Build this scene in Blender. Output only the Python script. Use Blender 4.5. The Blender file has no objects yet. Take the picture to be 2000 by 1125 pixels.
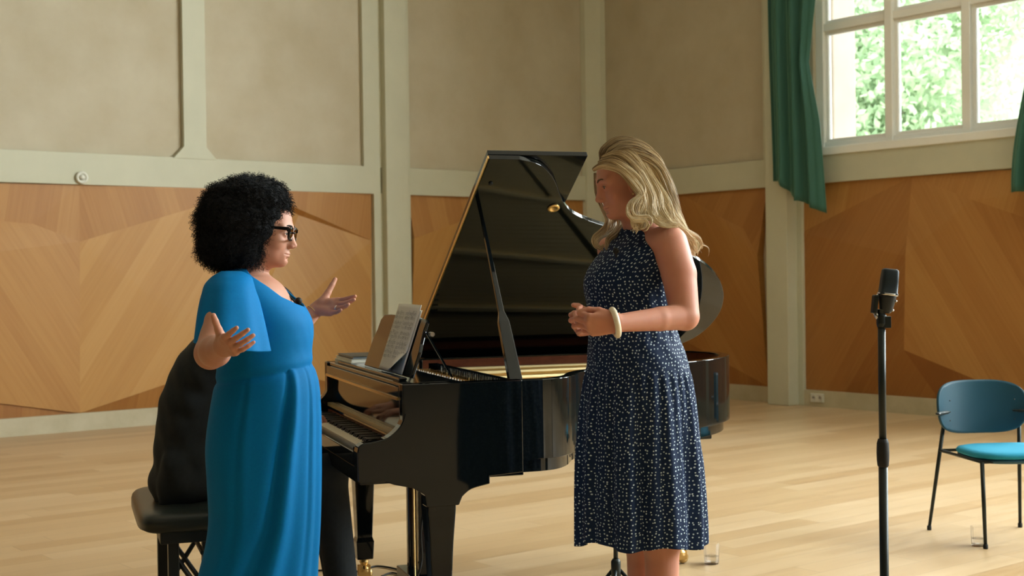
import bpy, math, random
import numpy as np
from mathutils import Vector, Matrix
random.seed(7); RNG = np.random.default_rng(7)
S = bpy.context.scene
COL = S.collection

# ------------------------------------------------------------------ camera
FOC = 2640.0; CAMH = 1.38
_p = 22.5/FOC; _r = 0.0139
_f = np.array([0, math.cos(_p), -math.sin(_p)])
_u0 = np.array([0, math.sin(_p), math.cos(_p)]); _r0 = np.array([1.0, 0, 0])
_rt = _r0*math.cos(_r)-_u0*math.sin(_r)
_up = _u0*math.cos(_r)+_r0*math.sin(_r)
CAM = np.array([0, 0, CAMH])
cd = bpy.data.cameras.new('camera'); cam = bpy.data.objects.new('camera', cd); COL.objects.link(cam)
cd.sensor_width = 36; cd.lens = FOC/2000*36; cd.clip_end = 300; cd.clip_start = .05
cam.matrix_world = Matrix(((_rt[0], _up[0], -_f[0], 0), (_rt[1], _up[1], -_f[1], 0), (_rt[2], _up[2], -_f[2], CAMH), (0, 0, 0, 1)))
S.camera = cam
cd.dof.use_dof = True; cd.dof.focus_distance = 4.5; cd.dof.aperture_fstop = 5.6

def at(px, py, Y):            # the place at depth Y that a point of the photograph shows
    d = _f+_rt*(px-1000)/FOC-_up*(py-562.5)/FOC
    return CAM+d*(Y/d[1])
def atz(px, py, z):
    d = _f+_rt*(px-1000)/FOC-_up*(py-562.5)/FOC
    return CAM+d*((z-CAMH)/d[2])

# ------------------------------------------------------------------ world, exposure, window light
S.view_settings.view_transform = 'Standard'; S.view_settings.look = 'None'
S.view_settings.gamma = 1; S.view_settings.use_curve_mapping = False
S.view_settings.exposure = 0.56
W = bpy.data.worlds.new('sky'); S.world = W; W.use_nodes = True
W.node_tree.nodes['Background'].inputs[0].default_value = (0.93, 0.98, 1.0, 1)
W.node_tree.nodes['Background'].inputs[1].default_value = 4.3
S.cycles.use_denoising = True
S.cycles.max_bounces = 9; S.cycles.diffuse_bounces = 5; S.cycles.glossy_bounces = 4
S.cycles.transparent_max_bounces = 12; S.cycles.transmission_bounces = 6
S.cycles.sample_clamp_indirect = 6; S.cycles.caustics_reflective = False; S.cycles.caustics_refractive = False

KX, KY = 1.04, 16.6                     # room corner
DL = np.array([-.785, -.619])           # along the left wall from the corner
DR = np.array([.619, -.785])            # along the right wall from the corner
NL = np.array([.619, -.785])            # into the room from the left wall
NR = np.array([-.785, -.619])           # into the room from the right wall
def LW(t, o, z): return np.array([KX+DL[0]*t+NL[0]*o, KY+DL[1]*t+NL[1]*o, z])
def RW(t, o, z): return np.array([KX+DR[0]*t+NR[0]*o, KY+DR[1]*t+NR[1]*o, z])
ROOM = 23.0; CEIL = 6.6; SILL = 2.66; HEAD = 6.1
BAYS = [(3.43, 6.0), (6.95, 9.45), (10.4, 12.9), (13.85, 16.35), (17.3, 19.8)]
def area(name, pos, dirv, sx, sy, power, color, portal=False):
    l = bpy.data.lights.new(name, 'AREA'); l.shape = 'RECTANGLE'; l.size = sx; l.size_y = sy
    l.energy = power; l.color = color
    o = bpy.data.objects.new(name, l); COL.objects.link(o)
    o.location = pos; o.rotation_euler = Vector(dirv).to_track_quat('-Z', 'Y').to_euler()
    if portal: l.cycles.is_portal = True
    return o
for i, (a, b) in enumerate(BAYS):
    m = (a+b)/2
    if i == 0:
        area('window_portal', RW(m, -.32, (SILL+HEAD)/2), (NR[0], NR[1], 0), b-a, HEAD-SILL, 1, (1, 1, 1), True)
    else:
        area('window_daylight', RW(m, -.30, (SILL+HEAD)/2), (NR[0], NR[1], .03), b-a, HEAD-SILL,
             (0, 440, 440, 440, 380)[i], (.90, 1.0, 1.0))

# ------------------------------------------------------------------ materials
def mat(name, col=(.5, .5, .5), rough=.5, metal=0, spec=.5, coat=0, sss=0, trans=0, ior=1.45, emit=None):
    m = bpy.data.materials.new(name); m.use_nodes = True
    p = m.node_tree.nodes['Principled BSDF']
    p.inputs['Base Color'].default_value = (*col, 1); p.inputs['Roughness'].default_value = rough
    p.inputs['Metallic'].default_value = metal; p.inputs['Specular IOR Level'].default_value = spec
    p.inputs['Coat Weight'].default_value = coat; p.inputs['Coat Roughness'].default_value = .03
    p.inputs['Transmission Weight'].default_value = trans; p.inputs['IOR'].default_value = ior
    if sss:
        p.inputs['Subsurface Weight'].default_value = sss
        p.inputs['Subsurface Radius'].default_value = (1, .35, .2); p.inputs['Subsurface Scale'].default_value = .012
    return m
class NT:
    def __init__(s, m): s.m = m; s.t = m.node_tree; s.p = s.t.nodes['Principled BSDF']
    def n(s, typ, **kw):
        x = s.t.nodes.new(typ)
        for k, v in kw.items():
            if k.startswith('i_'):
                key = k[2:]; key = int(key) if key.isdigit() else key
                x.inputs[key].default_value = v
            else: setattr(x, k, v)
        return x
    def l(s, a, b): s.t.links.new(a, b)
    def math(s, op, a, b=None, c=None):
        x = s.t.nodes.new('ShaderNodeMath'); x.operation = op
        for i, v in enumerate((a, b, c)):
            if v is None: continue
            if isinstance(v, (int, float)): x.inputs[i].default_value = v
            else: s.l(v, x.inputs[i])
        return x.outputs[0]
    def ramp(s, fac, stops):
        x = s.t.nodes.new('ShaderNodeValToRGB'); e = x.color_ramp.elements
        e[0].position = stops[0][0]; e[0].color = (*stops[0][1], 1); e[1].position = stops[-1][0]; e[1].color = (*stops[-1][1], 1)
        for q, c in stops[1:-1]:
            k = e.new(q); k.color = (*c, 1)
        s.l(fac, x.inputs[0]); return x.outputs[0]
    def mix(s, fac, a, b, mode='MIX'):
        x = s.t.nodes.new('ShaderNodeMix'); x.data_type = 'RGBA'; x.blend_type = mode
        for i, v in ((0, fac), (6, a), (7, b)):
            if isinstance(v, (int, float)): x.inputs[i].default_value = v
            elif isinstance(v, tuple): x.inputs[i].default_value = (*v, 1)
            else: s.l(v, x.inputs[i])
        return x.outputs[2]
    def bump(s, h, strength=.2, dist=.01):
        b = s.n('ShaderNodeBump'); b.inputs['Strength'].default_value = strength; b.inputs['Distance'].default_value = dist
        s.l(h, b.inputs['Height']); s.l(b.outputs[0], s.p.inputs['Normal'])
def noisy(name, c1, c2, scale=4, rough=.8, detail=6, bump=0, stretch=(1, 1, 1), **kw):
    m = mat(name, c1, rough, **kw); t = NT(m)
    co = t.n('ShaderNodeTexCoord'); mp = t.n('ShaderNodeMapping'); mp.inputs['Scale'].default_value = stretch
    t.l(co.outputs['Object'], mp.inputs[0])
    nz = t.n('ShaderNodeTexNoise'); nz.inputs['Scale'].default_value = scale; nz.inputs['Detail'].default_value = detail
    nz.inputs['Roughness'].default_value = .6
    t.l(mp.outputs[0], nz.inputs[0])
    t.l(t.ramp(nz.outputs[0], [(.3, c1), (.7, c2)]), t.p.inputs['Base Color'])
    if bump: t.bump(nz.outputs[0], bump)
    return m
M = {}
M['paint'] = noisy('cream_paint', (.53, .53, .41), (.57, .565, .44), 3, .6)
M['paint_white'] = mat('white_window_paint', (.88, .89, .86), .5)
M['wall_dark'] = noisy('unseen_dark_wall', (.022, .022, .02), (.03, .03, .026), 3, .8)  # unseen walls made dark to cut fill and darken the piano's reflections
M['stucco'] = noisy('stucco', (.46, .40, .285), (.55, .50, .385), 1.6, .9, 9, .15)
M['ceiling'] = mat('ceiling_paint', (.7, .68, .6), .9)
M['stone'] = noisy('travertine', (.44, .39, .26), (.54, .49, .35), 5, .55, 8)
M['black'] = mat('piano_black', (.003, .005, .006), .06, spec=.45)
M['satin_black'] = mat('satin_black', (.012, .016, .017), .38)
M['brass'] = mat('brass', (.75, .52, .22), .28, 1)
M['gold'] = mat('gold_plate', (.78, .62, .33), .38, .6)
M['mahog'] = noisy('mahogany', (.13, .03, .012), (.2, .055, .02), 6, .35, 6, 0, (1, 8, 8))
M['ivory'] = mat('ivory_key', (.75, .68, .5), .25)
M['ebony'] = mat('ebony_key', (.006, .007, .007), .3)
M['paper'] = mat('paper', (.74, .74, .68), .8)
M['ink'] = mat('ink', (.22, .22, .20), .8)
M['chrome'] = mat('chrome', (.6, .6, .6), .2, 1)
M['rubber'] = mat('rubber', (.008, .009, .009), .7)
M['leather'] = mat('leather', (.018, .024, .022), .35)
M['suit'] = noisy('suit_cloth', (.007, .011, .014), (.011, .016, .02), 60, .85, 3)
M['hair_dark'] = mat('dark_hair', (.007, .008, .010), .7, spec=.25)
M['mic'] = mat('microphone_body', (.010, .014, .017), .45)
M['grille'] = mat('microphone_grille', (.02, .03, .038), .5, .5)
M['teal_shell'] = mat('teal_shell', (.005, .062, .105), .45)
M['teal_cloth'] = noisy('teal_seat_cloth', (.01, .24, .40), (.013, .27, .43), 150, .9, 2)
M['metal_dark'] = mat('dark_metal', (.012, .018, .018), .4, .3)
M['eye'] = mat('eye_white', (.6, .56, .52), .15)
M['iris'] = mat('iris', (.06, .07, .06), .1)
M['lip1'] = mat('lips_rose', (.42, .15, .13), .4)
M['lip2'] = mat('lips_pink', (.45, .15, .13), .4)
M['brow'] = mat('brow_hair', (.12, .07, .04), .8)
M['brow_dark'] = mat('brow_dark', (.02, .015, .012), .8)
M['acetate'] = mat('black_acetate', (.006, .006, .007), .15)
M['bangle'] = noisy('ivory_bangle', (.72, .62, .42), (.86, .8, .66), 30, .3)
M['plastic'] = mat('white_plastic', (.68, .68, .6), .4)
M['silver'] = mat('silver', (.7, .7, .7), .25, 1)
M['shoe'] = mat('shoe_leather', (.015, .015, .018), .35)
M['nude_shoe'] = mat('nude_shoe', (.4, .25, .17), .4)
M['ground'] = noisy('pavement', (.5, .48, .42), (.6, .57, .5), 2, .9)
M['bark'] = noisy('bark', (.2, .17, .13), (.32, .28, .22), 10, .9)
M['pier'] = noisy('pink_render', (.46, .38, .32), (.52, .43, .36), 3, .9)
M['house'] = mat('house_wall', (.7, .66, .6), .9)
M['house_dark'] = mat('house_window', (.25, .3, .34), .3)

def glassy(name, tint, clear):
    m = bpy.data.materials.new(name); m.use_nodes = True; t = m.node_tree; t.nodes.clear()
    o = t.nodes.new('ShaderNodeOutputMaterial'); a = t.nodes.new('ShaderNodeBsdfTransparent'); a.inputs[0].default_value = (*tint, 1)
    g = t.nodes.new('ShaderNodeBsdfGlossy'); g.inputs['Roughness'].default_value = .02
    x = t.nodes.new('ShaderNodeMixShader'); fr = t.nodes.new('ShaderNodeFresnel'); fr.inputs[0].default_value = clear
    t.links.new(fr.outputs[0], x.inputs[0]); t.links.new(a.outputs[0], x.inputs[1]); t.links.new(g.outputs[0], x.inputs[2])
    t.links.new(x.outputs[0], o.inputs[0]); return m
M['pane'] = glassy('window_glass', (.97, .99, .97), 1.3)
M['lens'] = glassy('lens_glass', (.97, .97, .97), 1.12)
M['glass'] = mat('drinking_glass', (1, 1, 1), .01, trans=1, ior=1.45)
M['glass'].node_tree.nodes['Principled BSDF'].inputs['Alpha'].default_value = .75

def skin(name, base, red):
    m = mat(name, base, .5, spec=.35, sss=.25); t = NT(m)
    co = t.n('ShaderNodeTexCoord'); nz = t.n('ShaderNodeTexNoise'); nz.inputs['Scale'].default_value = 14; nz.inputs['Detail'].default_value = 5
    t.l(co.outputs['Object'], nz.inputs[0])
    t.l(t.ramp(nz.outputs[0], [(.35, base), (.7, red)]), t.p.inputs['Base Color'])
    return m
M['skin1'] = skin('warm_skin', (.52, .27, .19), (.50, .235, .165))
M['skin2'] = skin('fair_skin', (.56, .27, .19), (.54, .235, .165))

def blonde():
    m = mat('blonde_hair', (.6, .45, .25), .38, spec=.6); t = NT(m)
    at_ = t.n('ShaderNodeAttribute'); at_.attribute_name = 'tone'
    t.l(t.ramp(at_.outputs['Fac'], [(0, (.20, .135, .070)), (.35, (.42, .30, .155)), (.7, (.72, .57, .34)), (1, (.93, .85, .66))]), t.p.inputs['Base Color'])  # palest stop raised: backlit rim highlight put into the hair colour
    return m
M['blonde'] = blonde()

def veneer():
    m = mat('oak_veneer', (.5, .3, .13), .42, spec=.35); t = NT(m)
    uv = t.n('ShaderNodeUVMap'); uv.uv_map = 'UVMap'
    sp = t.n('ShaderNodeSeparateXYZ'); t.l(uv.outputs[0], sp.inputs[0])
    # veneer leaves of uneven width, each with its own tone
    wob = t.n('ShaderNodeTexNoise', noise_dimensions='1D'); wob.inputs['Scale'].default_value = 1.7; t.l(sp.outputs[0], wob.inputs['W'])
    q = t.math('ADD', t.math('DIVIDE', sp.outputs[0], .17), t.math('MULTIPLY', wob.outputs[0], 2.5))
    wn = t.n('ShaderNodeTexWhiteNoise', noise_dimensions='1D'); t.l(t.math('FLOOR', q), wn.inputs['W'])
    mp = t.n('ShaderNodeMapping'); mp.inputs['Scale'].default_value = (38, 1.3, 1); t.l(uv.outputs[0], mp.inputs[0])
    g = t.n('ShaderNodeTexNoise'); g.inputs['Scale'].default_value = 1; g.inputs['Detail'].default_value = 5; t.l(mp.outputs[0], g.inputs[0])
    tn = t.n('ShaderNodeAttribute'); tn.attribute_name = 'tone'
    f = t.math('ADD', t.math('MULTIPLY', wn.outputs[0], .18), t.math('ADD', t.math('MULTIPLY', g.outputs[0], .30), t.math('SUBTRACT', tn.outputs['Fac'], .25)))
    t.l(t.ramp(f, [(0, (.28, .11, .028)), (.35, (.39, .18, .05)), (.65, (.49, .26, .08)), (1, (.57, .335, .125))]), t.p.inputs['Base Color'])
    return m
M['veneer'] = veneer()

def planks():
    m = mat('oak_planks', (.6, .45, .3), .33, spec=.5); t = NT(m)
    co = t.n('ShaderNodeTexCoord'); mp = t.n('ShaderNodeMapping'); mp.inputs['Rotation'].default_value = (0, 0, -math.atan2(.619, .785))
    t.l(co.outputs['Object'], mp.inputs[0]); sp = t.n('ShaderNodeSeparateXYZ'); t.l(mp.outputs[0], sp.inputs[0])
    row = t.math('FLOOR', t.math('DIVIDE', sp.outputs[1], .16))
    w1 = t.n('ShaderNodeTexWhiteNoise', noise_dimensions='1D'); t.l(row, w1.inputs['W'])
    cx = t.math('DIVIDE', t.math('ADD', sp.outputs[0], t.math('MULTIPLY', w1.outputs[0], 7.0)), 2.1)
    cell = t.math('FLOOR', cx)
    cb = t.n('ShaderNodeCombineXYZ'); t.l(row, cb.inputs[0]); t.l(cell, cb.inputs[1])
    w2 = t.n('ShaderNodeTexWhiteNoise', noise_dimensions='2D'); t.l(cb.outputs[0], w2.inputs[0])
    mp2 = t.n('ShaderNodeMapping'); mp2.inputs['Scale'].default_value = (1.1, 16, 1); t.l(mp.outputs[0], mp2.inputs[0])
    off = t.n('ShaderNodeVectorMath', operation='ADD'); t.l(mp2.outputs[0], off.inputs[0]); t.l(w2.outputs[1], off.inputs[1])
    g = t.n('ShaderNodeTexNoise'); g.inputs['Scale'].default_value = 1.5; g.inputs['Detail'].default_value = 7; g.inputs['Distortion'].default_value = .6
    t.l(off.outputs[0], g.inputs[0])
    f = t.math('ADD', t.math('MULTIPLY', w2.outputs[0], .5), t.math('MULTIPLY', g.outputs[0], .55))
    c = t.ramp(f, [(.1, (.44, .28, .135)), (.5, (.54, .375, .205)), (.9, (.63, .47, .29))])
    fy = t.math('FRACT', t.math('DIVIDE', sp.outputs[1], .16)); fx = t.math('FRACT', cx)
    gap = t.math('MAXIMUM', t.math('LESS_THAN', fy, .014), t.math('LESS_THAN', fx, .0015))
    c2 = t.mix(t.math('MULTIPLY', gap, .55), c, (.2, .13, .07))
    t.l(c2, t.p.inputs['Base Color'])
    t.l(t.math('ADD', t.math('MULTIPLY', g.outputs[0], .18), .25), t.p.inputs['Roughness'])
    return m
M['planks'] = planks()

def dots():
    m = mat('navy_dotted_cloth', (.01, .02, .07), .75, spec=.25); t = NT(m)
    uv = t.n('ShaderNodeUVMap'); uv.uv_map = 'UVMap'
    v = t.n('ShaderNodeTexVoronoi', voronoi_dimensions='2D'); v.inputs['Scale'].default_value = 78; v.inputs['Randomness'].default_value = .7
    t.l(uv.outputs[0], v.inputs['Vector'])
    wn = t.n('ShaderNodeTexWhiteNoise', noise_dimensions='3D'); t.l(v.outputs['Color'], wn.inputs[0])
    lim = t.math('ADD', t.math('MULTIPLY', wn.outputs[0], .06), .145)
    d = t.math('LESS_THAN', v.outputs['Distance'], lim)
    t.l(t.mix(d, (.005, .018, .06), (.52, .64, .72)), t.p.inputs['Base Color'])
    return m
M['dots'] = dots()
def blue():
    m = noisy('blue_crepe', (.0, .15, .42), (.0, .165, .45), 120, .7, 3)
    p = m.node_tree.nodes['Principled BSDF']; p.inputs['Sheen Weight'].default_value = .08; p.inputs['Sheen Tint'].default_value = (.1, .6, .9, 1)
    p.inputs['Specular IOR Level'].default_value = .12
    return m
M['blue'] = blue()
def curtain_m():
    m = mat('green_curtain', (.036, .12, .092), .6, spec=.3)
    p = m.node_tree.nodes['Principled BSDF']; p.inputs['Sheen Weight'].default_value = .4; p.inputs['Sheen Tint'].default_value = (.4, .8, .6, 1)
    return m
M['curtain'] = curtain_m()
def leafm():
    m = bpy.data.materials.new('leaf'); m.use_nodes = True; t = m.node_tree; t.nodes.clear()
    o = t.nodes.new('ShaderNodeOutputMaterial'); d = t.nodes.new('ShaderNodeBsdfDiffuse'); tr = t.nodes.new('ShaderNodeBsdfTranslucent')
    a = t.nodes.new('ShaderNodeAttribute'); a.attribute_name = 'tone'
    r = t.nodes.new('ShaderNodeValToRGB'); r.color_ramp.elements[0].color = (.36, .50, .32, 1); r.color_ramp.elements[1].color = (.60, .70, .50, 1)
    x = t.nodes.new('ShaderNodeMixShader'); x.inputs[0].default_value = .5
    t.links.new(a.outputs['Fac'], r.inputs[0]); t.links.new(r.outputs[0], d.inputs[0]); t.links.new(r.outputs[0], tr.inputs[0])
    t.links.new(d.outputs[0], x.inputs[1]); t.links.new(tr.outputs[0], x.inputs[2]); t.links.new(x.outputs[0], o.inputs[0]); return m
M['leaf'] = leafm()

# ------------------------------------------------------------------ mesh helpers
def unit(v): v = np.asarray(v, float); return v/max(np.linalg.norm(v), 1e-9)
def frame_from(d, hint=(0, 0, 1)):
    d = unit(d); h = np.asarray(hint, float)
    if abs(d@unit(h)) > .98: h = np.array([1., 0, 0])
    a = unit(np.cross(h, d)); b = np.cross(d, a); return a, b, d
def spline(P, n, closed=False):
    P = np.asarray(P, float); N = len(P); out = []
    segs = N if closed else N-1
    for i in range(segs):
        if closed: p0, p1, p2, p3 = P[(i-1) % N], P[i], P[(i+1) % N], P[(i+2) % N]
        else: p0, p1, p2, p3 = P[max(i-1, 0)], P[i], P[i+1], P[min(i+2, N-1)]
        for k in range(n):
            t = k/n
            out.append(.5*((2*p1)+(-p0+p2)*t+(2*p0-5*p1+4*p2-p3)*t*t+(-p0+3*p1-3*p2+p3)*t**3))
    if not closed: out.append(P[-1])
    return np.array(out)
class MB:
    def __init__(s): s.v = []; s.f = []; s.uv = None; s.tone = None
    def add(s, v, f):
        o = len(s.v); s.v.extend([tuple(map(float, x)) for x in v]); s.f.extend([tuple(int(i)+o for i in q) for q in f]); return s
    def box(s, lo, hi, fn=None):
        (a, b, c), (d, e, g) = lo, hi
        v = [(x, y, z) for z in (c, g) for y in (b, e) for x in (a, d)]
        if fn: v = [fn(*q) for q in v]
        return s.add(v, [(0, 2, 3, 1), (4, 5, 7, 6), (0, 1, 5, 4), (2, 6, 7, 3), (0, 4, 6, 2), (1, 3, 7, 5)])
    def tube(s, P, R, seg=10, cap=True, flat=1.0, hint=(0, 0, 1)):
        P = np.asarray(P, float); n = len(P); R = np.full(n, R, float) if np.isscalar(R) else np.asarray(R, float)
        T = np.gradient(P, axis=0); a, b, _ = frame_from(T[0], hint); vs = []
        for i in range(n):
            d = unit(T[i]); a = unit(a-d*(a@d)); b = np.cross(d, a)
            for k in range(seg):
                w = 2*math.pi*k/seg; vs.append(P[i]+(a*math.cos(w)+b*math.sin(w)*flat)*R[i])
        fs = [(i*seg+k, i*seg+(k+1) % seg, (i+1)*seg+(k+1) % seg, (i+1)*seg+k) for i in range(n-1) for k in range(seg)]
        if cap: fs += [tuple(range(seg-1, -1, -1)), tuple((n-1)*seg+k for k in range(seg))]
        return s.add(vs, fs)
    def lathe(s, prof, seg=24, c=(0, 0, 0), axis=(0, 0, 1)):
        a, b, d = frame_from(axis, (0, 1, 0)); c = np.asarray(c, float); n = len(prof); vs = []
        for r, z in prof:
            for k in range(seg):
                w = 2*math.pi*k/seg; vs.append(c+d*z+(a*math.cos(w)+b*math.sin(w))*r)
        fs = [(i*seg+k, i*seg+(k+1) % seg, (i+1)*seg+(k+1) % seg, (i+1)*seg+k) for i in range(n-1) for k in range(seg)]
        if prof[0][0] > 1e-6: fs.append(tuple(range(seg-1, -1, -1)))
        if prof[-1][0] > 1e-6: fs.append(tuple((n-1)*seg+k for k in range(seg)))
        return s.add(vs, fs)
    def prism(s, poly, fn, h0, h1):          # polygon points -> fn(a, b, h)
        n = len(poly); v = [fn(p[0], p[1], h0) for p in poly]+[fn(p[0], p[1], h1) for p in poly]
        return s.add(v, [tuple(range(n-1, -1, -1)), tuple(range(n, 2*n))]+[(i, (i+1) % n, n+(i+1) % n, n+i) for i in range(n)])
    def ball(s, c, r, seg=20, sq=(1, 1, 1), R=None):
        pr = []
        c = np.asarray(c, float); vs = []; n = seg//2
        R = np.eye(3) if R is None else R
        for i in range(n+1):
            th = math.pi*i/n
            for k in range(seg):
                w = 2*math.pi*k/seg
                vs.append(c+R@(np.array([math.sin(th)*math.cos(w)*sq[0], math.sin(th)*math.sin(w)*sq[1], math.cos(th)*sq[2]])*r))
        fs = [(i*seg+k, (i+1)*seg+k, (i+1)*seg+(k+1) % seg, i*seg+(k+1) % seg) for i in range(n) for k in range(seg)]
        return s.add(vs, fs)
def obj(name, mb, m, parent=None, smooth=False, bevel=0, solid=0, fix=True, local=False):
    me = bpy.data.meshes.new(name)
    if isinstance(mb, tuple): V, Fc, uv, tone = mb
    else: V, Fc, uv, tone = mb.v, mb.f, mb.uv, mb.tone
    if isinstance(V, np.ndarray):
        Fc = np.asarray(Fc); me.vertices.add(len(V)); me.vertices.foreach_set('co', V.astype(np.float32).ravel())
        k = Fc.shape[1]; me.loops.add(Fc.size); me.loops.foreach_set('vertex_index', Fc.astype(np.int32).ravel())
        me.polygons.add(len(Fc)); me.polygons.foreach_set('loop_start', np.arange(0, Fc.size, k, dtype=np.int32)); me.update(calc_edges=True)
    else:
        me.from_pydata(V, [], Fc)
    if uv is not None:
        l = me.uv_layers.new(name='UVMap'); uv = np.asarray(uv, np.float32)
        if len(uv) == len(me.vertices):
            vi = np.empty(len(me.loops), np.int32); me.loops.foreach_get('vertex_index', vi); uv = uv[vi]
        l.data.foreach_set('uv', uv.ravel())
    if tone is not None:
        a = me.attributes.new('tone', 'FLOAT', 'POINT'); a.data.foreach_set('value', np.asarray(tone, np.float32))
    me.validate()
    if fix and not isinstance(V, np.ndarray):
        import bmesh
        bm = bmesh.new(); bm.from_mesh(me); bmesh.ops.recalc_face_normals(bm, faces=bm.faces); bm.to_mesh(me); bm.free()
    me.materials.append(m)
    if smooth: me.polygons.foreach_set('use_smooth', [True]*len(me.polygons))
    o = bpy.data.objects.new(name, me); COL.objects.link(o)
    if parent is not None:
        o.parent = parent
        if not local: o.matrix_parent_inverse = PM[parent.name]
    if bevel:
        b = o.modifiers.new('bevel', 'BEVEL'); b.width = bevel; b.segments = 2; b.limit_method = 'ANGLE'
    if solid:
        b = o.modifiers.new('solid', 'SOLIDIFY'); b.thickness = solid; b.offset = 0
    PM[o.name] = Matrix.Identity(4)
    return o
PM = {}
def tag(o, label, cat, group=None, kind=None):
    o['label'] = label; o['category'] = cat
    if group: o['group'] = group
    if kind: o['kind'] = kind
    return o
def thing(name, label, cat, loc=(0, 0, 0), rotz=0, group=None):
    o = bpy.data.objects.new(name, None); COL.objects.link(o); o.empty_display_size = .1
    o.location = tuple(map(float, loc)); o.rotation_euler = (0, 0, rotz)
    PM[o.name] = (Matrix.Translation(Vector(tuple(map(float, loc)))) @ Matrix.Rotation(rotz, 4, 'Z')).inverted()
    return tag(o, label, cat, group)
def struct(name, mb, m, parent=None, **kw):
    o = obj(name, mb, m, parent, **kw)
    if parent is None: o['kind'] = 'structure'
    return o

# ------------------------------------------------------------------ room shell
c0 = np.array([KX, KY])
pA = c0+DL*ROOM; pB = c0+DR*ROOM; pC = c0+DL*ROOM+DR*ROOM
def slab(z0, z1, ext=.4):
    q = [c0-(DL+DR)*ext, c0+DL*ROOM+(DL-DR)*ext, pC+(DL+DR)*ext, c0+DR*ROOM+(DR-DL)*ext]
    return MB().prism(q, lambda x, y, h: (x, y, h), z0, z1)
struct('floor', slab(-.15, 0), M['planks'])
struct('ceiling', slab(CEIL, CEIL+.2), M['ceiling'])
wl = struct('wall_left', MB().box((-.4, -.3, 0), (ROOM+.4, 0, CEIL), LW), M['stucco'])
mb = MB().box((0, -.3, 0), (ROOM, 0, SILL-.1), RW).box((0, -.3, HEAD+.05), (ROOM, 0, CEIL), RW)
e = 0
for a, b in BAYS+[(ROOM, ROOM)]:
    mb.box((e, -.3, SILL-.1), (a-.05, 0, HEAD+.05), RW); e = b+.05
wr = struct('wall_right', mb, M['stucco'])
BL = lambda t, o, z: tuple(np.append(pA, 0)+np.array([DR[0]*t, DR[1]*t, 0])+np.array([DL[0]*o, DL[1]*o, z]))
struct('wall_back', MB().box((-.3, 0, 0), (ROOM+.3, .3, CEIL), BL), M['wall_dark'])
BR = lambda t, o, z: tuple(np.append(pB, 0)+np.array([DL[0]*t, DL[1]*t, 0])+np.array([DR[0]*o, DR[1]*o, z]))
struct('wall_far', MB().box((-.3, 0, 0), (ROOM+.3, .3, CEIL), BR), M['wall_dark'])
# stone baseboards
struct('baseboard_left', MB().box((.15, 0, 0), (2.84, .045, .165), LW).box((3.14, 0, 0), (ROOM, .045, .165), LW), M['stone'])
struct('baseboard_right', MB().box((.15, 0, 0), (2.9, .045, .165), RW).box((3.18, 0, 0), (ROOM, .045, .165), RW), M['stone'])
# frames of the wall panels
RB, RT = 2.29, 2.585
def part(name, mb, m, par, **kw): return obj(name, mb, m, par, **kw)
part('rail', MB().box((3.15, 0, RB), (ROOM, .05, RT), LW), M['paint'], wl, bevel=.004)
part('rail', MB().box((.1, 0, RB), (2.84, .05, RT), LW), M['paint'], wl, bevel=.004)
part('rail', MB().box((.1, 0, RB), (2.9, .05, RT), RW), M['paint'], wr, bevel=.004)
part('rail', MB().box((3.15, 0, RB), (ROOM, .05, RT), RW), M['paint'], wr, bevel=.004)
st = MB()
for tc in (5.3, 8.9, 12.5): 
    g = .11
    poly = [(tc-.12-g, RT-.01), (tc+.12+g, RT-.01), (tc+.12, RT+g), (tc+.12, CEIL), (tc-.12, CEIL), (tc-.12, RT+g)]
    part('stud', MB().prism(poly, lambda a, b, h: LW(a, h, b), 0, .055), M['paint'], wl, bevel=.004)
part('stud', MB().box((3.12, 0, RT-.01), (3.36, .05, CEIL), LW), M['paint'], wl, bevel=.004)
part('stud', MB().box((3.12, 0, .0), (3.24, .05, RB+.01), LW), M['paint'], wl, bevel=.004)
part('stud', MB().box((2.77, 0, .0), (2.86, .06, CEIL), LW), M['paint'], wl, bevel=.004)
part('stud', MB().box((2.74, 0, RT-.01), (2.95, .05, CEIL), RW), M['paint'], wr, bevel=.004)
part('stud', MB().box((3.17, 0, 0), (3.25, .05, RB+.01), RW), M['paint'], wr, bevel=.004)
struct('trim_1', MB().box((2.84, -.02, 0), (3.13, .13, CEIL), LW), M['paint'], bevel=.008)
struct('trim_2', MB().box((2.89, -.02, 0), (3.18, .2, CEIL), RW), M['paint'], bevel=.008)
cc = [LW(.2, 0, 0), LW(.2, .05, 0), LW(0.05, .16, 0), RW(0.05, .16, 0), RW(.2, .05, 0), RW(.2, 0, 0)]
struct('trim_3', MB().prism([(LW(.22, 0, 0)[0], LW(.22, 0, 0)[1]), (LW(.2, .07, 0)[0], LW(.2, .07, 0)[1]), (RW(.2, .07, 0)[0], RW(.2, .07, 0)[1]), (RW(.22, 0, 0)[0], RW(.22, 0, 0)[1]), (KX, KY)], lambda x, y, h: (x, y, h), 0, CEIL), M['paint'], bevel=.01)
for i, (a, b) in enumerate(BAYS[1:]):
    struct('trim_%d' % (4+i), MB().box((a-.62, -.02, 0), (a-.33, .2, CEIL), RW), M['paint'], bevel=.008)

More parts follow.
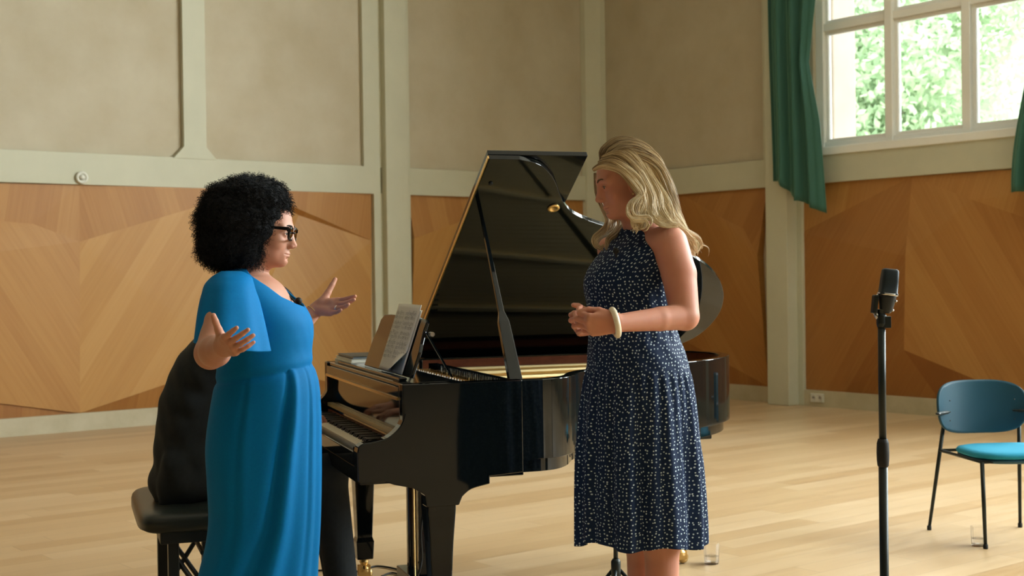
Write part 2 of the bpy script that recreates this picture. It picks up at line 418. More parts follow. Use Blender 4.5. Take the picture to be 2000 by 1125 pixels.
# wood facets: outlines read off the photograph and laid on the wall planes
def plane_hit(px, py, left, off):
    d = _f+_rt*(px-1000)/FOC-_up*(py-562.5)/FOC
    n = np.append(NL if left else NR, 0); P0 = (LW if left else RW)(0, off, 0)
    s = ((P0-CAM)@n)/(d@n); P = CAM+d*s
    return ((P-P0)[:2]@(DL if left else DR)), P[2]
def facets(left, par, items, tmin, tmax, ridge):
    key = {}
    for poly, g, tone in items:
        pts = []
        for (x, y) in poly:
            t, z = plane_hit(x, y, left, .03)
            t = min(max(t, tmin), tmax); z = min(max(z, .165), RB)
            if abs(y-(357+.03*x)) < 9 and left or (not left and z > RB-.06): z = RB
            if z < .165+.05: z = .165
            pts.append((t, z, .012+ridge.get((x, y), 0)))
        g0 = plane_hit(*poly[0], left, 0); g1 = plane_hit(poly[0][0]+g[0]*.2, poly[0][1]+g[1]*.2, left, 0)
        gd = unit((g1[0]-g0[0], g1[1]-g0[1])); gp = np.array([gd[1], -gd[0]])
        if gp[0] < 0: gp = -gp
        m = MB(); n = len(pts); fn = LW if left else RW
        v = [fn(t, o, z) for t, z, o in pts]; back = [fn(t, -.01, z) for t, z, o in pts]
        m.add(v+back, [tuple(range(n))]+[(i, (i+1) % n, n+(i+1) % n, n+i) for i in range(n)])
        m.uv = [((t*gp[0]+z*gp[1])+hash_(poly[0]), t*gd[0]+z*gd[1]) for t, z, o in pts]*2
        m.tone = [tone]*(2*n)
        part('wood_panel', m, M['veneer'], par)
def hash_(p): return (p[0]*13.7+p[1]*7.1) % 5.0
L1 = {(155, 472): .02, (490, 372): .09, (450, 705): .10, (155, 805): .02}
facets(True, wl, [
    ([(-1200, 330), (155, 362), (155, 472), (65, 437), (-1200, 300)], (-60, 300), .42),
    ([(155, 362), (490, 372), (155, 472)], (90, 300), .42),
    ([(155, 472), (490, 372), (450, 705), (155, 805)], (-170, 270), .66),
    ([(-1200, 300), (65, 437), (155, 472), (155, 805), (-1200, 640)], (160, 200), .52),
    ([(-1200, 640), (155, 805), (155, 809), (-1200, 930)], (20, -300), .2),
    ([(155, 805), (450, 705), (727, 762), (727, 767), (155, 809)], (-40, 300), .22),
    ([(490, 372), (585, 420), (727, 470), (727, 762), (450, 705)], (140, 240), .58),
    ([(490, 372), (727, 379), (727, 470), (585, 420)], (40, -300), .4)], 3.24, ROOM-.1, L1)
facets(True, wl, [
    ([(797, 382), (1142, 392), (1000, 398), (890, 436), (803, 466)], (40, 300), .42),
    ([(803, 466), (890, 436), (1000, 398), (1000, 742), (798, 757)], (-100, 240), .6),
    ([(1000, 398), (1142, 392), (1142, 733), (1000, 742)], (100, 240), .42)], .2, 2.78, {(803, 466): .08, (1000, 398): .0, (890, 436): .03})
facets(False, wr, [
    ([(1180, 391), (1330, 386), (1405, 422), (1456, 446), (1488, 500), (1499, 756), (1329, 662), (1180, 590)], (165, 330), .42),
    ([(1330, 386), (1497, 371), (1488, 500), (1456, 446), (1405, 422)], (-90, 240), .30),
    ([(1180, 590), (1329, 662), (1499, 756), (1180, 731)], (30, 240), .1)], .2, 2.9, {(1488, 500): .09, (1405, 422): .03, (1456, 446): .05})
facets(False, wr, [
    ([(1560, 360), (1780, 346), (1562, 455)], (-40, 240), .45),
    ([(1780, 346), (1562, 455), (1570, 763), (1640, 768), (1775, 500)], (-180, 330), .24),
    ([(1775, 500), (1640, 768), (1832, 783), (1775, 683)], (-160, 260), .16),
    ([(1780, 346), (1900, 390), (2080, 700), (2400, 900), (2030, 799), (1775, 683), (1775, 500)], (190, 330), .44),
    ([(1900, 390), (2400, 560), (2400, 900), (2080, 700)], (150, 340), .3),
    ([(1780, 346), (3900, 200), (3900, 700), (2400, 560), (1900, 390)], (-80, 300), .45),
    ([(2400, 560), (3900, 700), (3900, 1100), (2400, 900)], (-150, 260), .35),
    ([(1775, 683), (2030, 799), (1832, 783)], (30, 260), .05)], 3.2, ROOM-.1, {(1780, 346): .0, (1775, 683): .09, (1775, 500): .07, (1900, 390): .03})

# ------------------------------------------------------------------ windows
for i, (a, b) in enumerate(BAYS[:2] if True else BAYS):
    wroot = struct('window_%d' % (i+1), MB().box((a-.06, -.22, SILL-.09), (b+.06, .07, SILL-.01), RW), M['paint_white'], bevel=.006)
    fr = MB().box((a-.05, -.16, SILL-.02), (a+.05, -.04, HEAD), RW).box((b-.05, -.16, SILL-.02), (b+.05, -.04, HEAD), RW)
    fr.box((a, -.16, HEAD-.06), (b, -.04, HEAD+.05), RW).box((a, -.15, SILL-.02), (b, -.05, SILL+.05), RW)
    cols = [a+.85, a+1.71]
    for c in cols: fr.box((c-.045, -.15, SILL), (c+.045, -.03, HEAD), RW)
    for z in (3.885, 5.05): fr.box((a, -.14, z-.04), (b, -.05, z+.04), RW)
    part('window_frame', fr, M['paint_white'], wroot, bevel=.008)
    xs = [a+.05]+cols+[b-.05]; zs = [SILL+.05, 3.885, 5.05, HEAD-.06]
    sash = MB()
    for k in range(3):
        for q in range(3):
            x0, x1 = xs[k]+.045*(k > 0), xs[k+1]-.045*(k < 2); z0, z1 = zs[q]+.04*(q > 0), zs[q+1]-.04*(q < 2); w = .035
            sash.box((x0, -.13, z0), (x1, -.08, z0+w), RW).box((x0, -.13, z1-w), (x1, -.08, z1), RW)
            sash.box((x0, -.13, z0+w), (x0+w, -.08, z1-w), RW).box((x1-w, -.13, z0+w), (x1, -.08, z1-w), RW)
            if i == 0: part('window_pane', MB().box((x0+w, -.112, z0+w), (x1-w, -.108, z1-w), RW), M['pane'], wroot)
    part('window_sash', sash, M['paint_white'], wroot, bevel=.006)

# ------------------------------------------------------------------ outdoors
g0 = MB().prism([(RW(-40, -.5, 0)[0], RW(-40, -.5, 0)[1]), (RW(60, -.5, 0)[0], RW(60, -.5, 0)[1]), (RW(60, -90, 0)[0], RW(60, -90, 0)[1]), (RW(-40, -90, 0)[0], RW(-40, -90, 0)[1])], lambda x, y, h: (x, y, h), -.5, -.4)
tag(obj('pavement', g0, M['ground']), 'pale pavement outside beyond the window', 'ground', kind='structure')
pier = obj('masonry_pier', MB().box((2.7, -.68, -.4), (3.40, -.3, 8), RW), M['pier'], bevel=.02)
tag(pier, 'pinkish rendered masonry pier standing just outside the left edge of the window', 'pier')
hs = thing('house', 'pale house with dark windows far off behind the trees, seen low in the window', 'building', RW(-24, -38, -.4))
part('wall', MB().box((-34, -44, -.4), (-14, -38, 8.2), RW), M['house'], hs)
part('roof', MB().prism([(-38, 8.2), (-44, 8.2), (-41, 10.4)], lambda a, b, h: RW(h, a, b), -34.3, -13.7), M['pier'], hs)
for k in range(9):
    part('window', MB().box((-33+k*2.1, -38.02, 5.9), (-32.1+k*2.1, -37.9, 7.5), RW), M['house_dark'], hs)
def tree(label, base, h, r, n, seed):
    rg = np.random.default_rng(seed); base = np.asarray(base, float)
    t = thing('tree', label, 'tree', base, group='trees outside the window')
    tr = MB(); tops = []
    tr.tube(spline([base, base+[.1, 0, h*.3], base+[0, .1, h*.55], base+[.1, 0, h*.85]], 5), np.linspace(.22, .05, 16), 10)
    for k in range(16):
        s = base+[0, 0, h*(.3+.035*k)]; a = rg.uniform(0, 6.28); e_ = s+np.array([math.cos(a)*r*.8, math.sin(a)*r*.8, h*rg.uniform(-.05, .18)])
        tr.tube(spline([s, (s+e_)/2+[0, 0, .2], e_], 5), np.linspace(.06, .015, 11), 6); tops.append(e_); tops.append((s+e_)/2)
    part('trunk', tr, M['bark'], t, smooth=True)
    tops = np.array(tops); ci = rg.integers(0, len(tops), n)
    c = tops[ci]+rg.normal(0, r*.22, (n, 3)); c[:, 2] -= np.abs(rg.normal(0, .3, n))
    a = rg.normal(0, 1, (n, 3)); a /= np.linalg.norm(a, axis=1)[:, None]; b = rg.normal(0, 1, (n, 3)); b -= a*(a*b).sum(1)[:, None]; b /= np.linalg.norm(b, axis=1)[:, None]
    sz = rg.uniform(.05, .11, (n, 1))
    V = np.stack([c-a*sz, c+b*sz*.6, c+a*sz, c-b*sz*.6], 1).reshape(-1, 3)
    Fc = np.arange(4*n).reshape(n, 4)
    o = obj('foliage', (V, Fc, None, np.repeat(rg.uniform(0, 1, n), 4)), M['leaf'], t)
    o['kind'] = 'stuff'
tree('pale green tree nearest outside the window, leaves filling the left and middle panes', RW(-2.7, -9, -.4), 8.0, 2.6, 48000, 1)
tree('second pale green tree outside the window, farther off behind the nearest one', RW(-7.6, -15.5, -.4), 9.0, 3.0, 44000, 2)
tree('farthest pale tree outside the window, in front of the distant house', RW(-12.5, -23, -.4), 10.5, 3.4, 30000, 4)

# ------------------------------------------------------------------ curtains
def curtain(label, t0, t1, ztop, hem, folds, amp, seed, out=.28, lead=None):
    rg = random.Random(seed); nu, nz_ = 120, 60; V = []; Fc = []
    ph = [rg.uniform(0, 6.28) for _ in range(4)]
    for j in range(nz_+1):
        s = j/nz_
        for i in range(nu+1):
            u = i/nu
            z = ztop+(hem(u)-ztop)*s
            t = t0+(t1-t0)*u+.02*math.sin(6*s+ph[0])
            if lead: t += lead(u, z)
            o = out+amp*(math.sin(u*folds*6.283+ph[1]+.5*math.sin(2.2*s))+.35*math.sin(u*folds*14.1+ph[2]+s))*(.8+.3*s)
            V.append(RW(t, o, z))
    for j in range(nz_):
        for i in range(nu):
            k = j*(nu+1)+i; Fc.append((k, k+1, k+nu+2, k+nu+1))
    c = obj('curtain', MB().add(V, Fc), M['curtain'], smooth=True, solid=.006)
    return tag(c, label, 'curtain')
def leadL(u, z):     # the loose leading edge swings out and back in a big fold
    zz = np.interp(z, [2.0, 2.9, 3.5, 4.2, 4.9, 6.4], [0.0, -.05, -.16, -.05, .02, .0])
    return max(0, (u-.6)/.4)*float(zz)
curtain('green curtain gathered left of the window, hanging over the cream pilaster', 3.03, 3.70, 6.35,
        lambda u: 2.33-.22*(u > .14)*min(1, (u-.14)*3)-.14*max(0, (u-.55)/.45), 3.2, .035, 3, lead=leadL)
curtain('green curtain at the right edge of the photo, right of the window', 5.86, 6.6, 6.35,
        lambda u: 2.06, 5, .04, 5, lead=lambda u, z: (1-u)*.22*math.exp(-((z-4.6)/.8)**2)+(1-u)*.09*math.sin(z*2.2))
tag(obj('curtain_rail', MB().tube([RW(2.7, .28, 6.4), RW(6.6, .28, 6.4)], .02, 12), M['paint_white'], smooth=True), 'white curtain rail high above the window', 'curtain rail')

# ------------------------------------------------------------------ small wall items
rd = thing('wall_fixture', 'small round white fixture on the cream rail, upper left of the left wall', 'wall fixture', LW(plane_hit(158, 347, True, .05)[0], .05, 2.3))
tt, zz = plane_hit(158, 347, True, .05)
part('housing', MB().lathe([(.058, 0), (.06, .02), (.052, .03), (.036, .03), (.034, .022), (0, .022)], 28, LW(tt, .05, zz), (NL[0], NL[1], 0)), M['plastic'], rd, smooth=True)
part('lens', MB().lathe([(.026, .02), (.024, .036), (0, .038)], 20, LW(tt, .05, zz), (NL[0], NL[1], 0)), M['plastic'], rd, smooth=True)
tt, zz = plane_hit(1597, 777, False, .045)
sk = thing('power_socket', 'white double power socket on the stone baseboard right of the pilaster', 'socket', RW(tt, .045, zz))
part('cover_plate', MB().box((tt-.085, .043, zz-.045), (tt+.085, .057, zz+.045), RW), M['plastic'], sk, bevel=.004)
for s_ in (-.042, .042):
    part('outlet', MB().lathe([(.026, 0), (.026, .003), (.02, .003), (.019, -.006), (0, -.006)], 20, RW(tt+s_, .057, zz), (NR[0], NR[1], 0)), M['house'], sk, smooth=True)
    part('outlet_hole', MB().box((tt+s_-.010, .0575, zz-.003), (tt+s_-.005, .0585, zz+.003), RW).box((tt+s_+.005, .0575, zz-.003), (tt+s_+.010, .0585, zz+.003), RW), M['rubber'], sk)
#@@PIANO@@
# ------------------------------------------------------------------ grand piano (local frame: x towards the tail, y towards the bass side)
PYAW = math.radians(18.42)
P0 = np.array([.949*.98-.316*4.70, .316*.98+.949*4.70, 0])
pc, ps = math.cos(PYAW), math.sin(PYAW)
def PW(x, y, z): return np.array([P0[0]+pc*x-ps*y, P0[1]+ps*x+pc*y, z])
def pobj(name, m, mt, par, **kw):
    if isinstance(m, MB): m.v = [tuple(PW(*q)) for q in m.v]
    return obj(name, m, mt, par, **kw)
pno = thing('grand_piano', 'glossy black grand piano with its lid propped open, between the two women', 'piano', PW(1, .75, 0), PYAW)
OUT = [(.167, 0), (.5, 0), (.70, 0), (.79, .035), (.87, .125), (.945, .26), (1.03, .355), (1.17, .43), (1.40, .52), (1.60, .62), (1.77, .73), (1.91, .87), (2.0, 1.03), (2.035, 1.2), (2.0, 1.37), (1.88, 1.5), (1.5, 1.5), (.8, 1.5), (.167, 1.5)]
def smooth_out(pts): 
    a = spline(pts[2:16], 8); return np.vstack([pts[:2], a, pts[16:]])
SO = smooth_out(OUT)
def offset(poly, d):
    P = np.asarray(poly); n = len(P); o = []
    for i in range(n):
        a, b, c = P[max(i-1, 0)], P[i], P[min(i+1, n-1)]; t = unit(c-a); o.append(b+np.array([-t[1], t[0]])*d)
    return np.array(o)
def wall_strip(o, i, z0, z1):
    m = MB(); n = len(o); v = [(*p, z0) for p in o]+[(*p, z1) for p in o]+[(*p, z1) for p in i]+[(*p, z0) for p in i]; f = []
    for k in range(n-1):
        for q in range(4):
            a, b = q*n, ((q+1) % 4)*n; f.append((a+k, a+k+1, b+k+1, b+k))
    f += [(0, n, 2*n, 3*n), (n-1, 4*n-1, 3*n-1, 2*n-1)]
    return m.add(v, f)
IN1 = offset(SO, .045); IN2 = offset(SO, .052)
pobj('rim', wall_strip(SO, IN1, .705, 1.0), M['black'], pno, bevel=.003)
pobj('rim_lining', wall_strip(IN1, IN2, .80, .992), M['mahog'], pno)
pobj('bottom_beam', wall_strip(offset(SO, .03), offset(SO, .10), .655, .71), M['black'], pno, bevel=.003)
pobj('soundboard', MB().prism([tuple(p) for p in IN2], lambda x, y, h: (x, y, h), .80, .815), M['gold'], pno)
# iron plate, struts and strings
sh = offset(SO, .085); sh = sh[(sh[:, 0] > .56)]
pl = MB().prism([(.60, .07)]+[tuple(p) for p in sh if p[0] > .6]+[(.60, 1.42)], lambda x, y, h: (x, y, h), .925, .94)
plate = pobj('iron_plate', pl, M['gold'], pno, bevel=.004)
bars = MB()
for k, (ya, yb, xe) in enumerate([(.12, .16, .80), (.34, .46, 1.12), (.62, .78, 1.62), (.95, 1.08, 1.88), (1.25, 1.30, 1.88)]):
    bars.add([(.60, ya-.016, .94), (.60, ya+.016, .94), (xe, yb+.012, .94), (xe, yb-.012, .94), (.60, ya-.012, .968), (.60, ya+.012, .968), (xe, yb+.008, .96), (xe, yb-.008, .96)],
             [(0, 1, 2, 3), (4, 5, 6, 7), (0, 1, 5, 4), (1, 2, 6, 5), (2, 3, 7, 6), (3, 0, 4, 7)])
pobj('plate_strut', bars, M['gold'], pno, bevel=.003)
sg = MB()
for k in range(60):
    y = .12+k*.0215; xe = np.interp(y, [0, .02, .26, .66, .93, 1.2, 1.45], [.72, .74, .88, 1.55, 1.85, 1.93, 1.85]); sg.tube([(.56, y, .955), (xe-.05, y+.03*(y/1.4), .955)], .0011, 3, cap=False)
so_ = pobj('strings', sg, M['brass'], pno); so_['kind'] = 'stuff'
dm = MB()
for k in range(44): dm.box((.60, .13+k*.026, .955), (.64, .145+k*.026, .99)).box((.64, .135+k*.026, .965), (.69, .14+k*.026, .972))
dd = pobj('damper_row', dm, M['black'], pno)
pobj('pin_block', MB().box((.40, .05, .92), (.60, 1.45, .945)), M['gold'], pno)
tp = MB()
for k in range(66):
    for q in range(2): tp.tube([(.44+.05*q+.02*(k % 2), .1+k*.0195, .945), (.44+.05*q+.02*(k % 2), .1+k*.0195, .975)], .003, 5)
tpo = pobj('tuning_pins', tp, M['silver'], pno); tpo['kind'] = 'stuff'
# bass-side and treble-side cheeks
prof_top = spline([(.62, 1.0), (.167, 1.0)], 2).tolist()+[(.167, .94)]+spline([(.172, .915), (.172, .885), (.152, .845), (.11, .812), (.06, .800), (.02, .796)], 4).tolist()+[(.004, .785), (0, .765)]
prof_bot = [(0, .665), (.012, .655), (.10, .655), (.135, .642), (.20, .627), (.245, .60), (.25, .555), (.372, .555)]+spline([(.385, .585), (.42, .61), (.49, .625)], 4).tolist()+[(.49, .652), (.62, .66), (.62, .69)]
cheek = prof_top+prof_bot
for y0, y1 in ((-.002, .058), (1.442, 1.502)):
    pobj('cheek', MB().prism(cheek, lambda a, b, h: (a, h, b), y0, y1), M['black'], pno, bevel=.004)
pobj('side_apron', MB().prism([(.60, .71), (.60, .67), (.64, .70), (.70, .71)]+[], lambda a, b, h: (a, h, b), -.001, .05), M['black'], pno)
pobj('keybed', MB().box((.02, .055, .64), (.64, 1.445, .70)), M['black'], pno, bevel=.004)
pobj('key_slip', MB().box((.012, .058, .70), (.034, 1.442, .752)), M['black'], pno, bevel=.004)
pobj('key_block', MB().box((.012, .058, .70), (.172, .135, .775)), M['black'], pno, bevel=.008)
pobj('key_block', MB().box((.012, 1.365, .70), (.172, 1.442, .775)), M['black'], pno, bevel=.008)
pobj('name_strip', MB().box((.168, .06, .74), (.178, 1.44, .785)), M['mahog'], pno)
fb = [(.178, .778), (.19, .80), (.195, .93), (.215, .945), (.215, .75), (.178, .75)]
fall = pobj('fallboard', MB().prism(fb, lambda a, b, h: (a, h, b), .060, 1.440), M['black'], pno, bevel=.003)
pobj('front_rail', MB().box((.166, .058, .945), (.215, 1.442, .985)), M['black'], pno, bevel=.003)
pobj('rail_edge_glint', MB().box((.160, .058, .938), (.170, 1.442, .948)), M['brass'], pno)  # reflection along the rail edge, put in as a brass strip
# keys
W0, W1_ = .137, 1.363; kw = (W1_-W0)/52
wk = pobj('white_key', MB().box((.038, W0+.0006, .70), (.17, W0+kw-.0006, .770)), M['ivory'], pno, bevel=.0015)
bk = pobj('black_key', MB().prism([(.080, .766), (.088, .782), (.17, .782), (.17, .766)], lambda a, b, h: (a, h, b), W0+kw-.006, W0+kw+.006), M['ebony'], pno, bevel=.001)
step = PW(0, kw, 0)-PW(0, 0, 0)
pat = [1, 0, 1, 1, 0, 1, 1]
for k in range(1, 52):
    c = wk.copy(); COL.objects.link(c); c.location = Vector(tuple(step*k)); c.parent = pno; c.matrix_parent_inverse = wk.matrix_parent_inverse
    # treble end is at y = 0: walk the octave pattern backwards from the top C
    if k < 51 and [1, 1, 0, 1, 1, 1, 0][(k-1+0) % 7]:
        d = bk.copy(); COL.objects.link(d); d.location = Vector(tuple(step*k)); d.parent = pno; d.matrix_parent_inverse = bk.matrix_parent_inverse
# music shelf and desk
pobj('music_shelf', MB().box((.175, .06, .985), (.40, 1.44, 1.0)), M['black'], pno, bevel=.004)
pobj('shelf_ledge', MB().box((.195, .16, 1.0), (.225, 1.34, 1.012)), M['black'], pno, bevel=.004)
ln = math.atan2(.085, .25)
def desk(a, b, h): # a across y, b up the slope, h thickness
    return (.232+b*math.sin(ln)+h*math.cos(ln), a, 1.012+b*math.cos(ln)-h*math.sin(ln))
dk = [(.14, 0), (.135, .10), (.15, .13), (.165, .18), (.16, .215), (.19, .225), (.30, .232), (.75, .232), (.86, .228), (.90, .205), (.905, .16), (.93, .12), (.94, 0)]
pobj('music_desk', MB().prism(dk, desk, 0, .014), M['black'], pno, bevel=.003)
for y in (.25, .80):
    pobj('desk_strut', MB().box((0, 0, 0), (1, 1, 1), lambda a, b, c: (.42+.04*0-(.42-.315)*c+.008*a, y+.014*b, 1.0+.185*c)), M['black'], pno)
pobj('desk_hinge', MB().lathe([(0, 0), (.009, .0), (.009, .03), (0, .03)], 12, (.318, .135, 1.17), (0, 1, 0)), M['silver'], pno)
pobj('rim_latch', MB().box((.56, 1.435, .955), (.60, 1.448, .995)), M['brass'], pno)
# lid
TH = math.radians(33.2); HZ = 1.018
def lid(x, y, h):
    d = 1.5-y; return (x, 1.5-d*math.cos(TH)-h*math.sin(TH), HZ+d*math.sin(TH)-h*math.cos(TH))
big = offset(SO, -.012)
lo = [(.575, -.012)]+[tuple(p) for p in big if p[0] > .6 and not (p[0] < .62)]+[(.575, 1.5)]
def lidprism(pts, h0, h1, name, mt):
    m = MB(); m.prism(pts, lambda x, y, h: lid(x, y, h), h0, h1); return pobj(name, m, mt, pno, bevel=.002)
lidprism(lo, 0, .020, 'lid', M['black'])
lidprism([(.575, -.012), (.985, -.012), (.985, 1.5), (.575, 1.5)], -.024, -.003, 'lid_flap', M['black'])
m = MB(); m.v = []
ft = MB().box((.5705, -.012, .004), (.5755, 1.5, .016)); ft.v = [lid(*q) for q in ft.v]
pobj('lid_edge_glint', ft, M['brass'], pno)  # brass strip stands in for the glint on the glossy lid edge
cup = MB().lathe([(.026, 0), (.026, .004), (.018, .006), (.012, .004), (.012, .0)], 20, lid(.93, .30, .021), np.array(lid(0, 0, 1))-np.array(lid(0, 0, 0)))
pobj('prop_cup', cup, M['brass'], pno, smooth=True)
for hx in (.8, 1.75):
    pobj('lid_hinge', MB().tube([(hx, 1.507, 1.008), (hx+.09, 1.507, 1.008)], .008, 10), M['brass'], pno, smooth=True)
for (x_, y_) in ((.62, .14), (1.62, 1.05)):
    pobj('lid_bumper', MB().lathe([(.009, 0), (.008, .006), (0, .007)], 12, lid(x_, y_, .02), np.array(lid(0, 0, 1))-np.array(lid(0, 0, 0))), M['rubber'], pno)
# prop stick from the treble rim to the lid
def to_local(w): d = np.asarray(w)-P0; return np.array([pc*d[0]+ps*d[1], -ps*d[0]+pc*d[1], w[2]])
def lid_at(px, py):
    n = np.array(lid(0, 0, 1))-np.array(lid(0, 0, 0)); q0 = np.array(lid(.6, .5, .02))
    d = at(px, py, 5)-CAM; dl = np.array([pc*d[0]+ps*d[1], -ps*d[0]+pc*d[1], d[2]]); cl = to_local(CAM)
    s = ((q0-cl)@n)/(dl@n); return cl+dl*s
top = lid_at(941, 424); bot = np.array([.615, .065, .99])
pr = MB(); dv = unit(top-bot); sd = unit(np.cross(dv, (0, 1, 0))); nn = np.cross(sd, dv); Lp = np.linalg.norm(top-bot)
prf = [(0, .026), (.30, .022), (.34, .021), (.40, .011), (.62, .009), (1, .006)]
vs = []
for t_, w_ in prf:
    th_ = .012 if t_ < .37 else .007
    c_ = bot+dv*Lp*t_
    vs += [c_+sd*w_+nn*th_, c_+sd*w_-nn*th_, c_-sd*w_-nn*th_, c_-sd*w_+nn*th_]
n_ = len(prf)
pr.add(vs, [(0, 1, 2, 3), (4*n_-1, 4*n_-2, 4*n_-3, 4*n_-4)]+[(4*i+k, 4*i+(k+1) % 4, 4*i+4+(k+1) % 4, 4*i+4+k) for i in range(n_-1) for k in range(4)])
pobj('lid_prop', pr, M['black'], pno, bevel=.002)
# legs
def leg(x, y, ztop, wx=.105, wy=.11):
    m = MB(); rows = [(ztop, wx/2), (ztop-.04, wx/2), (ztop-.16, wx/2*.84), (.20, wx/2*.66), (.18, wx/2*.78), (.10, wx/2*.70)]
    v = []
    for z, w in rows: v += [(x-w, y-w, z), (x+w, y-w, z), (x+w, y+w, z), (x-w, y+w, z)]
    n = len(rows)
    m.add(v, [(0, 1, 2, 3), tuple(4*(n-1)+k for k in (3, 2, 1, 0))]+[(4*i+k, 4*i+(k+1) % 4, 4*i+4+(k+1) % 4, 4*i+4+k) for i in range(n-1) for k in range(4)])
    l = pobj('leg', m, M['black'], pno, bevel=.004)
    f = MB().lathe([(.018, .10), (.022, .085), (.014, .07), (.024, .055), (.024, .04)], 16, (x, y, 0))
    f.box((x-.028, y-.014, .02), (x+.028, y-.009, .07)).box((x-.028, y+.009, .02), (x+.028, y+.014, .07))
    pobj('caster', f, M['brass'], pno, smooth=False)
    w = MB().lathe([(0, -.009), (.026, -.009), (.028, 0), (.026, .009), (0, .009)], 18, (x+.012, y, .028), (0, 1, 0)); pobj('wheel', w, M['brass'], pno, smooth=True)
leg(.312, .065, .58); leg(.312, 1.38, .62); leg(1.80, 1.16, .70)
pobj('leg_block', MB().box((1.70, 1.05, .60), (1.92, 1.27, .66)), M['black'], pno, bevel=.006)
pobj('leg_block', MB().box((.22, 1.28, .60), (.40, 1.46, .65)), M['black'], pno, bevel=.006)
# pedal lyre
pobj('pedal_lyre', MB().box((.36, .63, .58), (.46, .87, .645)).box((.385, .645, .16), (.425, .675, .60)).box((.385, .825, .16), (.425, .855, .60))
     .box((.35, .60, .09), (.47, .90, .16)), M['black'], pno, bevel=.004)
rodm = MB()
for y in (.70, .75, .80): rodm.tube([(.405, y, .14), (.405, y, .62)], .004, 8)
pobj('pedal_rod', rodm, M['brass'], pno)
for y in (.69, .75, .81):
    pobj('pedal', MB().tube(spline([(.35, y, .115), (.28, y, .105), (.235, y, .085), (.21, y, .078)], 4), [.008]*9+[.014]*2+[.012]*2, 12, flat=.5), M['brass'], pno, smooth=True)
pobj('lyre_brace', MB().tube([(.44, .66, .14), (.58, .64, .65)], .006, 8).tube([(.44, .84, .14), (.58, .86, .65)], .006, 8), M['satin_black'], pno)

# ------------------------------------------------------------------ things on the piano
def page(name, label, x_off, y0, y1, up, lift, curl=0, group=None):
    m = MB(); nu, nv = 14, 18; V = []; uv = []
    for j in range(nv+1):
        for i in range(nu+1):
            a = y0+(y1-y0)*i/nu; b = up*j/nv
            h = -.004-lift-x_off+.004*math.sin(math.pi*i/nu)*(-1)-curl*max(0, 1-j/nv*3.2)*max(0, 1-(i/nu)*2.4)
            V.append(desk(a, b+.002+lift*.5, h)); uv.append((i/nu, j/nv))
    F_ = [(j*(nu+1)+i, j*(nu+1)+i+1, (j+1)*(nu+1)+i+1, (j+1)*(nu+1)+i) for j in range(nv) for i in range(nu)]
    m.add(V, F_); o = pobj(name, m, M['paper'], None, smooth=True, solid=.0012); return tag(o, label, 'sheet music', group)
sheet = page('sheet_music', 'front page of printed music leaning on the black music desk, corner curling', 0, .27, .63, .272, .004, .05)
page('sheet_music', 'second loose page of music just behind the printed front page on the music desk', 0, .255, .60, .255, 0)
sm = MB(); rg = random.Random(3)
def on_page(a, b): return desk(a, b, -.0128-.004*math.sin(math.pi*(a-.27)/.36))
def quad(a0, b0, a1, b1, sk=0):
    v = [on_page(a0, b0), on_page(a1, b0), on_page(a1+sk, b1), on_page(a0+sk, b1)]; sm.add(v, [(0, 1, 2, 3)])
for sys_ in range(5):
    for st_ in range(2):
        b0 = .055+sys_*.040+st_*.017
        for half in ((.29, .44), (.46, .61)):
            for k in range(5): quad(half[0], b0+k*.0020, half[1], b0+k*.0020+.0003)
            for k in range(26):
                a = rg.uniform(half[0], half[1]-.006); b = b0+rg.uniform(-.003, .010)
                quad(a, b, a+.0032, b+.0022); quad(a+.0026, b, a+.0032, b+.008*rg.choice((1, 1, -.6)))
                if rg.random() < .35: quad(a, b+.0078, a+.012, b+.0090)
sm2 = pobj('printed_notes', sm, M['ink'], None); sm2.parent = sheet
for k, (zt, th, lab, cl) in enumerate([(1.0, .017, 'thick white music book lying at the bottom of the stack on the piano', 'paper'), (1.017, .014, 'white music book in the middle of the stack on the piano', 'paper'), (1.031, .010, 'black folder lying on top of the stack of books on the piano', 'satin_black')]):
    x0, x1, y0, y1 = .20+.004*k, .43, 1.06+.01*k, 1.43-.012*k
    bkroot = thing('music_book' if k < 2 else 'black_folder', lab, 'book' if k < 2 else 'folder', PW(.3, 1.25, zt), PYAW)
    if k < 2:
        pobj('page_block', MB().box((x0+.002, y0+.003, zt+.0015), (x1, y1-.003, zt+th-.0015)), M['paper'], bkroot)
        pobj('cover', MB().box((x0, y0, zt), (x1, y1, zt+.0014)).box((x0, y0, zt+th-.0014), (x1, y1, zt+th)).box((x1, y0, zt), (x1+.002, y1, zt+th)), M['plastic'], bkroot)
    else:
        pobj('cover', MB().box((x0, y0, zt), (x1, y1, zt+.0015)).box((x0, y0, zt+th-.0015), (x1, y1, zt+th)).box((x1, y0, zt), (x1+.002, y1, zt+th)), M['satin_black'], bkroot)
        pobj('page_block', MB().box((x0+.006, y0+.004, zt+.0015), (x1, y1-.004, zt+th-.0015)), M['house_dark'], bkroot)
